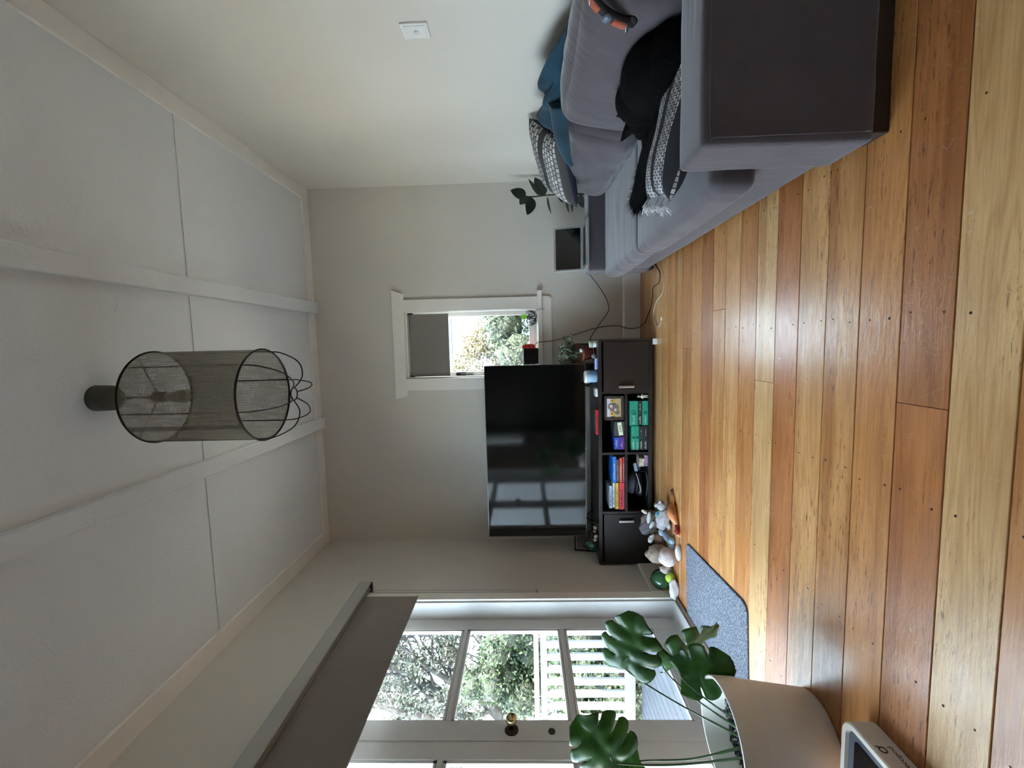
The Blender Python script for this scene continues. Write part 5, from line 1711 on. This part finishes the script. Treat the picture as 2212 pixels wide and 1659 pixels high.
def monstera_leaf(L, W, lobes=4, gap=0.20, ug=0.50, droop=0.25, fold=0.25, seed=0):
    """split leaf along +Y, base at the origin, face up +Z; real gaps between the lobes"""
    r_ = random.Random(seed)
    vs_, fs = [], []
    nu, nv = 8, 6
    def width(t_):
        return W / 2 * (math.sin(PI * min(1, 0.16 + 0.80 * t_)) ** 0.6) * (1.0 if t_ < 0.6 else 1 - 0.35 * ((t_ - 0.6) / 0.4) ** 2)
    for sd in (-1, 1):
        for k in range(lobes):
            t0, t1 = k / lobes, (k + 1) / lobes
            o = len(vs_)
            g_ = gap * (0.35 + 0.65 * (k > 0)) * r_.uniform(0.75, 1.1)
            u0 = ug * r_.uniform(0.8, 1.25)
            for iu in range(nu + 1):
                u = iu / nu
                for iv in range(nv + 1):
                    vv = iv / nv
                    sq = 0 if u < u0 else g_ * ((u - u0) / (1 - u0)) ** 0.5
                    vc = 0.5 + (vv - 0.5) * (1 - sq)
                    if k == lobes - 1:
                        vc = min(1, vc)
                    t_ = t0 + (t1 - t0) * vc
                    # lobes sweep towards the tip, the first ones back over the stalk
                    sweep = (-0.30 + 0.62 * t_) * u ** 1.2
                    tip_r = 1 - 0.13 * abs(2 * vv - 1) ** 2.5 * max(0.0, (u - 0.5) / 0.5)
                    x = sd * width(t_) * u * tip_r
                    y = L * (t_ * 0.86 + sweep * 0.42)
                    if k == lobes - 1:
                        y += L * 0.10 * vc * (1 - u) + 0
                    q = abs(x) / (W / 2)
                    z = fold * abs(x) * 0.9 - 0.55 * abs(x) * q - droop * L * max(0, t_) ** 2 + 0.012 * math.sin(vv * PI) * u + 0.006 * noise.noise(Vector((x * 30 + seed, y * 30, 0)))
                    vs_.append((x, y, z))
            for iu in range(nu):
                for iv in range(nv):
                    a0 = o + iu * (nv + 1) + iv
                    f = (a0, a0 + 1, a0 + nv + 2, a0 + nv + 1)
                    fs.append(f if sd > 0 else f[::-1])
    return vs_, fs
w = N('monstera leaf green')
v = w.coord()
cc = w.ramp(w.noise(v, 14, 3), [(0.3, (0.028, 0.085, 0.026, 1)), (0.7, (0.065, 0.16, 0.040, 1))])
w.l(cc, w.b.inputs['Base Color'])
w.set(Roughness=0.33)
tl = w.n('ShaderNodeBsdfTranslucent')
w.l(w.mix(cc, (1.6, 1.9, 0.6, 1), blend='MULTIPLY', f=1.0), tl.inputs[0])
mx = w.n('ShaderNodeMixShader'); mx.inputs[0].default_value = 0.35
w.l(w.b.outputs[0], mx.inputs[1]); w.l(tl.outputs[0], mx.inputs[2]); w.l(mx.outputs[0], w.out.inputs[0])
M_MON = w.m
M_MSTEM = smat('monstera stalk', 62, 84, 50, 0.4)
ML = [ # base, tip, face, length, width, lobes, seed, root, stalk mid
    ((-1.292, 1.62, 0.622), (-1.085, 1.60, 0.605), (0.0, -0.9, 0.50), 0.235, 0.245, 4, 1, (-1.43, 1.46, 0.24), (-1.36, 1.545, 0.46), 0.20),
    ((-1.310, 1.66, 0.466), (-1.165, 1.66, 0.215), (-0.62, -0.70, 0.10), 0.29, 0.27, 4, 2, (-1.40, 1.45, 0.24), (-1.36, 1.57, 0.385), 0.15),
    ((-1.298, 1.60, 0.418), (-1.235, 1.585, 0.235), (-0.55, 0.75, 0.30), 0.21, 0.19, 3, 3, (-1.385, 1.47, 0.24), (-1.34, 1.545, 0.355), 0.20),
    ((-1.487, 1.42, 0.690), (-1.372, 1.40, 0.815), (0.35, -0.85, 0.25), 0.21, 0.25, 4, 4, (-1.46, 1.42, 0.24), (-1.50, 1.43, 0.48), 0.30),
    ((-1.56, 1.50, 0.60), (-1.62, 1.45, 0.78), (0.5, -0.8, 0.3), 0.22, 0.22, 4, 5, (-1.45, 1.45, 0.24), (-1.53, 1.48, 0.42), 0.25),
]
for (b, t_, fc, L, W, lb, sd, root, mid, dr) in ML:
    vs_, fs = monstera_leaf(L, W, lb, seed=sd, droop=dr)
    o = MB().add(orient(vs_, b, t_, fc), fs).build('leaf', M_MON, mo, True, weld=True)
    so_ = o.modifiers.new('thickness', 'SOLIDIFY')
    so_.thickness = 0.0008
    y_ = (Vector(t_) - Vector(b)).normalized()
    MB().tube(curve_pts([Vector(b) + y_ * L * 0.25, b, mid, root], 8), 0.004, 8, radii=[0.0022] * 4 + [0.0028] * 8 + [0.0034] * 8 + [0.0048] * 5).build('stalk', M_MSTEM, mo, True)

# ================================================================== WHITE FLOOR APPLIANCE beside the pot
ap = thing('floor_appliance', 'white rounded box appliance with a dark glass top beside the pot', 'appliance', (-1.30, 1.03, 0))
M_APP = smat('warm white plastic', 206, 196, 184, 0.45, var=0.03)
AX0, AX1, AY0, AY1, AZ = -1.46, -1.115, 0.78, 1.225, 0.078
def rrect(x0, x1, y0, y1, r, n=8):
    out = []
    for (cx_, cy__, a0) in ((x1 - r, y1 - r, 0), (x0 + r, y1 - r, 90), (x0 + r, y0 + r, 180), (x1 - r, y0 + r, 270)):
        for i in range(n + 1):
            a = R(a0 + 90 * i / n)
            out.append((cx_ + r * math.cos(a), cy__ + r * math.sin(a)))
    return out
def shell(levels, name, mat, parent):
    vs_, fs = [], []
    k = len(levels[0][0])
    for (poly, z) in levels:
        vs_ += [(p[0], p[1], z) for p in poly]
    for i in range(len(levels) - 1):
        for j in range(k):
            fs.append((i * k + j, i * k + (j + 1) % k, (i + 1) * k + (j + 1) % k, (i + 1) * k + j))
    fs.append(tuple(range(k - 1, -1, -1)))
    fs.append(tuple((len(levels) - 1) * k + j for j in range(k)))
    return MB().add(vs_, fs).build(name, mat, parent)
ri = lambda e, r=0.05: rrect(AX0 + e, AX1 - e, AY0 + e, AY1 - e, max(0.01, r - e))
shell([(ri(0.008), 0.0), (ri(0.0), 0.008), (ri(0.0), AZ - 0.004), (ri(0.004), AZ), (ri(0.018), AZ), (ri(0.022), AZ - 0.012)], 'body', M_APP, ap)
shell([(ri(0.0225), AZ - 0.013), (ri(0.0225), AZ - 0.008)], 'inner_rim', smat('slate rim', 70, 76, 84, 0.4), ap)
shell([(ri(0.045), AZ - 0.009), (ri(0.045), AZ - 0.006)], 'glass_top', smat('dark gloss glass', 12, 14, 16, 0.04), ap)
text('lettering', 'ecopod', 0.020, smat('grey ink', 74, 66, 60, 0.6), ap, (AX1 + 0.0003, 1.085, 0.030), (0, 1, 0), (0, 0, 1))
lg = MB().ring((AX1 + 0.0003, 1.105, 0.054), 0.0085, 0.0018, (1, 0, 0), 20, 4)
lg.tube([(AX1 + 0.0003, 1.113, 0.058), (AX1 + 0.0003, 1.117, 0.066)], 0.0018, 4)
lg.build('logo', smat('dark ink', 44, 36, 32, 0.6), ap)

# ================================================================== DOOR MAT
w = N('flecked grey mat')
v = w.coord()
w.l(w.ramp(w.noise(v, 110, 3, 0.75), [(0.34, srgb(70, 73, 82)), (0.5, srgb(108, 113, 124)), (0.66, srgb(158, 166, 182))]), w.b.inputs['Base Color'])
w.set(Roughness=0.95)
w.bump(w.noise(v, 200, 3), 1.0, 0.006)
mt = thing('door_mat', 'flecked grey mat on the boards before the french doors', 'mat', (-1.46, 2.28, 0))
pl = rrect(-0.235, 0.235, -0.375, 0.375, 0.05)
pl2 = rrect(-0.230, 0.230, -0.370, 0.370, 0.047)
ca, sa = math.cos(R(4)), math.sin(R(4))
tf = lambda P: [(-1.475 + p[0] * ca - p[1] * sa, 2.275 + p[0] * sa + p[1] * ca) for p in P]
shell([(tf(pl), 0.0004), (tf(pl), 0.005), (tf(pl2), 0.0075)], 'pile', w.m, mt)
shell([(tf(rrect(-0.239, 0.239, -0.379, 0.379, 0.052)), 0.0003), (tf(rrect(-0.239, 0.239, -0.379, 0.379, 0.052)), 0.003)], 'rubber_edge', M_TVB, mt)

# ================================================================== STONES AND DOG TOYS ON THE FLOOR
def stone(name, label, cat, c, rad, mat, seed, rotz=0, nz=0.18, facet=0.0, flat=0.8, tilt=0, pw=0.9):
    m_ = MB().blob((0, 0, 0), rad, 22, 14, nz=nz, nscale=1.8, seed=seed, rot=Euler((tilt, 0, rotz)), facet=facet, pw=pw)
    zl = min(p[2] for p in m_.v)
    cut = zl + rad[2] * (1 - flat)
    m_.v = [(p[0] + c[0], p[1] + c[1], max(p[2], cut) - cut + c[2] + 0.0005) for p in m_.v]
    o = m_.build(name, mat, None, True)
    return tag(o, label, cat)
M_ST1 = plain('pale pinkish stone', srgb(196, 184, 180), 0.8, var=0.15, vscale=14, bump=0.5, bscale=40, bdist=0.006)
M_ST2 = plain('beige stone', srgb(168, 152, 136), 0.8, var=0.15, vscale=14, bump=0.5, bscale=40, bdist=0.006)
M_ST3 = plain('white stone', srgb(214, 214, 216), 0.7, var=0.06, vscale=12, bump=0.3, bscale=40, bdist=0.004)
M_ST4 = plain('brown stone', srgb(122, 96, 80), 0.75, var=0.15, vscale=14)
GS = 'stones on the floor by the stand'
stone('stone', 'large pale pinkish stone with a flat broken face', 'stone', (-1.455, 2.845, 0), (0.062, 0.05, 0.064), M_ST1, 3, 0.4, facet=0.10)['group'] = GS
stone('stone', 'lumpy beige stone behind the large pale pinkish stone', 'stone', (-1.525, 3.02, 0), (0.064, 0.056, 0.078), M_ST2, 7, 0.2, nz=0.32)['group'] = GS
stone('stone', 'small lilac-white crystal stone beside the tennis ball', 'stone', (-1.585, 2.935, 0), (0.034, 0.032, 0.046), M_ST1, 9, 0.9, facet=0.2)['group'] = GS
stone('stone', 'round brown stone under the little white shell', 'stone', (-1.435, 3.095, 0), (0.042, 0.038, 0.044), M_ST4, 11, 0)['group'] = GS
stone('stone', 'flat white pebble before the large pale pinkish stone', 'stone', (-1.385, 2.765, 0), (0.050, 0.018, 0.020), M_ST3, 13, 0.3, nz=0.1)['group'] = GS
stone('driftwood', 'white twisted driftwood piece beside the green glass float', 'driftwood', (-1.655, 2.80, 0), (0.066, 0.022, 0.030), M_ST3, 15, 0.15, nz=0.45)
o = MB().blob((-1.43, 3.08, 0.100), (0.036, 0.018, 0.018), 18, 10, nz=0.4, nscale=1.6, seed=4, rot=Euler((0.3, 0.5, 0.3))).build('seashell', M_ST3, None, True)
tag(o, 'little white shell lying on the round brown stone', 'seashell')
# tennis ball
tb_ = thing('tennis_ball', 'yellow-green tennis ball among the stones', 'ball', (-1.655, 2.935, 0))
MB().blob((-1.612, 2.862, 0.041), (0.0335, 0.0335, 0.0335), 28, 18).build('felt', smat('tennis felt', 190, 226, 80, 0.95, var=0.06, bump=0.6, bscale=300), tb_, True)
sm2 = MB()
pts = []
for i in range(61):
    a = 2 * PI * i / 60
    q = Vector((math.cos(a) + 0.3 * math.cos(3 * a), math.sin(a) - 0.3 * math.sin(3 * a), 0.9 * math.sin(2 * a))).normalized() * 0.0336
    pts.append(Vector((-1.612, 2.862, 0.041)) + Matrix.Rotation(0.8, 3, 'X') @ q)
sm2.tube(pts, 0.0011, 5)
sm2.build('seam', smat('tennis seam', 225, 232, 205, 0.8), tb_, True)
tb_.location = (-1.612, 2.862, 0)
for k in [k for k in COL.objects if k.parent == tb_]:
    k.location = (1.612, -2.862, -0.0075)
# green glass float
w = N('green bottle glass')
w.l(w.ramp(w.noise(w.coord(), 8, 2), [(0.3, (0.01, 0.05, 0.02, 1)), (0.7, (0.03, 0.12, 0.05, 1))]), w.b.inputs['Base Color'])
w.set(Roughness=0.06)
w.b.inputs['Coat Weight'].default_value = 0.5
fl = thing('glass_float', 'dark green glass float ball behind the tennis ball', 'glass float', (-1.675, 2.955, 0))
MB().blob((-1.675, 2.955, 0.070), (0.068, 0.068, 0.068), 32, 20).build('ball', w.m, fl, True)
MB().lathe([(0.014, 0), (0.012, 0.006), (0, 0.008)], (-1.675, 2.955, 0.135), 14).build('seal', w.m, fl, True)
# blue and green ball
bb = thing('toy_ball', 'blue and green rubber toy ball behind the grey plush toy', 'ball', (-1.24, 3.10, 0))
MB().blob((-1.255, 3.085, 0.040), (0.034, 0.034, 0.034), 24, 16).build('ball', smat('toy blue', 52, 140, 214, 0.4, var=0.1), bb, True)
for ax in ((0.2, 1, 0.3), (1, 0.2, 0.2)):
    MB().ring((-1.255, 3.085, 0.040), 0.033, 0.004, ax, 30, 6).build('band', smat('toy lime', 150, 214, 130, 0.4), bb, True)
for k in [k for k in COL.objects if k.parent == bb]:
    k.location.z -= 0.003
# grey plush toy
M_PLUSH = plain('grey plush', srgb(172, 168, 172), 0.98, var=0.18, vscale=40, bump=1.0, bscale=120, bdist=0.01, sheen=0.4)
ph = thing('plush_toy', 'worn grey plush dog toy lying against the rubber chicken', 'toy', (-1.22, 2.98, 0))
m = MB().blob((-1.245, 2.98, 0.046), (0.085, 0.042, 0.044), 24, 14, nz=0.25, nscale=3, seed=3, rot=Euler((0, 0.15, -0.25)))
m.build('body', M_PLUSH, ph, True)
MB().blob((-1.150, 2.985, 0.058), (0.036, 0.034, 0.034), 20, 12, nz=0.15, nscale=3).build('head', M_PLUSH, ph, True)
for (ex, ey, ez) in ((-1.16, 3.02, 0.085), (-1.118, 2.968, 0.070)):
    MB().blob((ex, ey, ez), (0.017, 0.012, 0.014), 12, 8).build('ear', M_PLUSH, ph, True)
MB().blob((-1.125, 2.957, 0.062), (0.014, 0.012, 0.011), 12, 8).build('muzzle', smat('plush muzzle', 118, 100, 96, 0.9), ph, True)
MB().blob((-1.205, 3.018, 0.020), (0.026, 0.018, 0.019), 12, 8).build('paw', M_PLUSH, ph, True)
MB().blob((-1.285, 2.948, 0.018), (0.028, 0.018, 0.017), 12, 8).build('paw', M_PLUSH, ph, True)
# striped cloth toy
st_ = thing('cloth_toy', 'brown and grey stuffed cloth toy with white bands against the stand', 'toy', (-1.33, 3.18, 0))
m = MB().blob((-1.345, 3.175, 0.075), (0.085, 0.050, 0.078), 24, 16, nz=0.18, nscale=2.2, seed=5, flat=0.95)
m.build('body', smat('brown grey cloth', 128, 112, 102, 0.9, var=0.25, vscale=12, bump=0.4), st_, True)
MB().blob((-1.375, 3.160, 0.112), (0.070, 0.046, 0.048), 22, 12, nz=0.2, nscale=2, seed=8, rot=Euler((0, 0.5, 0))).build('hood', smat('slate stripe cloth', 96, 94, 100, 0.9, var=0.35, vscale=30), st_, True)
for (a, b, c, sx_, rz_) in ((-1.295, 3.125, 0.105, 0.045, 0.15), (-1.345, 3.118, 0.085, 0.032, 0.5)):
    MB().blob((a, b, c), (sx_, 0.010, 0.016), 16, 8, rot=Euler((0.3, rz_, 0.1))).build('band', smat('white felt', 206, 212, 212, 0.9), st_, True)
MB().blob((-1.255, 3.14, 0.135), (0.012, 0.010, 0.026), 10, 8, rot=Euler((0, 0.6, 0))).build('horn', smat('cream horn', 214, 208, 190, 0.7), st_, True)
# pale blue bone toy
bo = thing('bone_toy', 'pale blue rubber bone toy lying among the stones', 'toy', (-1.37, 2.93, 0))
M_BONE = smat('pale blue rubber', 160, 186, 205, 0.5, var=0.06)
bp0, bp1 = Vector((-1.355, 3.045, 0.036)), Vector((-1.375, 2.875, 0.024))
m = MB()
bpts = [bp0.lerp(bp1, i / 10) for i in range(11)]
m.tube(bpts, 0.02, 14, radii=[0.024, 0.021, 0.019, 0.019, 0.021, 0.023, 0.023, 0.021, 0.019, 0.020, 0.021])
dirb = (bp1 - bp0).normalized()
sdb = dirb.cross(Vector((0, 0, 1))).normalized()
for p in (bp0, bp1):
    for s in (1, -1):
        q = p + sdb * 0.02 * s
        m.blob((q.x, q.y, max(q.z, 0.023)), (0.024, 0.024, 0.0215), 14, 10)
m.build('bone', M_BONE, bo, True)
sp = MB()
for i in range(2, 9):
    sp.blob(bpts[i] + Vector((0.012, -0.012, 0.010)), (0.006, 0.006, 0.006), 8, 6)
sp.build('nubs', M_BONE, bo, True)
# rubber chicken
rc2 = thing('rubber_chicken', 'orange-brown rubber chicken toy with a red head on the boards', 'toy', (-1.13, 2.86, 0))
M_CHK = smat('tan rubber', 196, 128, 78, 0.4, var=0.12, vscale=18)
def cpt(u, s=0, z=0):
    a, b = Vector((-1.065, 2.905, 0)), Vector((-1.245, 2.785, 0))
    d = (b - a).normalized()
    n_ = Vector((-d.y, d.x, 0))
    return a.lerp(b, u) + n_ * s + Vector((0, 0, z))
us = [0.12, 0.22, 0.34, 0.46, 0.58, 0.68, 0.76, 0.84]
m = MB()
m.tube([cpt(u, 0, r_) for u, r_ in zip(us, [0.010, 0.020, 0.029, 0.033, 0.030, 0.023, 0.016, 0.013])], 0.02, 16, radii=[0.008, 0.020, 0.029, 0.033, 0.030, 0.023, 0.016, 0.0125])
m.build('body', M_CHK, rc2, True)
for s in (1, -1):
    MB().tube(curve_pts([cpt(0.25, 0.012 * s, 0.018), cpt(0.08, 0.018 * s, 0.011), cpt(-0.12, 0.012 * s, 0.007)], 5), 0.007, 8).build('leg', M_CHK, rc2, True)
    ft = MB()
    for k in (-1, 0, 1):
        ft.tube([cpt(-0.12, 0.012 * s, 0.007), cpt(-0.26, 0.012 * s + 0.010 * k, 0.004)], 0.004, 6)
    ft.build('foot', smat('dark rubber foot', 90, 62, 42, 0.5), rc2, True)
    MB().blob(cpt(0.46, 0.030 * s, 0.034), (0.034, 0.010, 0.018), 14, 8, rot=Euler((0, 0, R(34)))).build('wing', smat('brown rubber wing', 158, 96, 56, 0.45), rc2, True)
M_CRED = smat('red rubber', 168, 36, 32, 0.4)
MB().tube([cpt(0.82, 0, 0.014), cpt(0.92, 0, 0.016), cpt(1.0, 0, 0.018)], 0.013, 12, radii=[0.013, 0.0135, 0.014]).build('neck', M_CRED, rc2, True)
hd = MB().blob(cpt(1.04, 0, 0.020), (0.018, 0.018, 0.017), 16, 10)
for i in range(4):
    hd.blob(cpt(0.98 + i * 0.04, 0.016, 0.026), (0.007, 0.007, 0.007), 8, 6)
hd.build('head', M_CRED, rc2, True)
MB().tube([cpt(1.08, 0.0, 0.018), cpt(1.20, 0.0, 0.012)], 0.008, 10, radii=[0.009, 0.002]).build('beak', smat('pale orange beak', 226, 176, 130, 0.4), rc2, True)
MB().blob(cpt(1.05, -0.008, 0.034), (0.005, 0.005, 0.005), 8, 6).build('eye', M_PLASTIC, rc2, True)
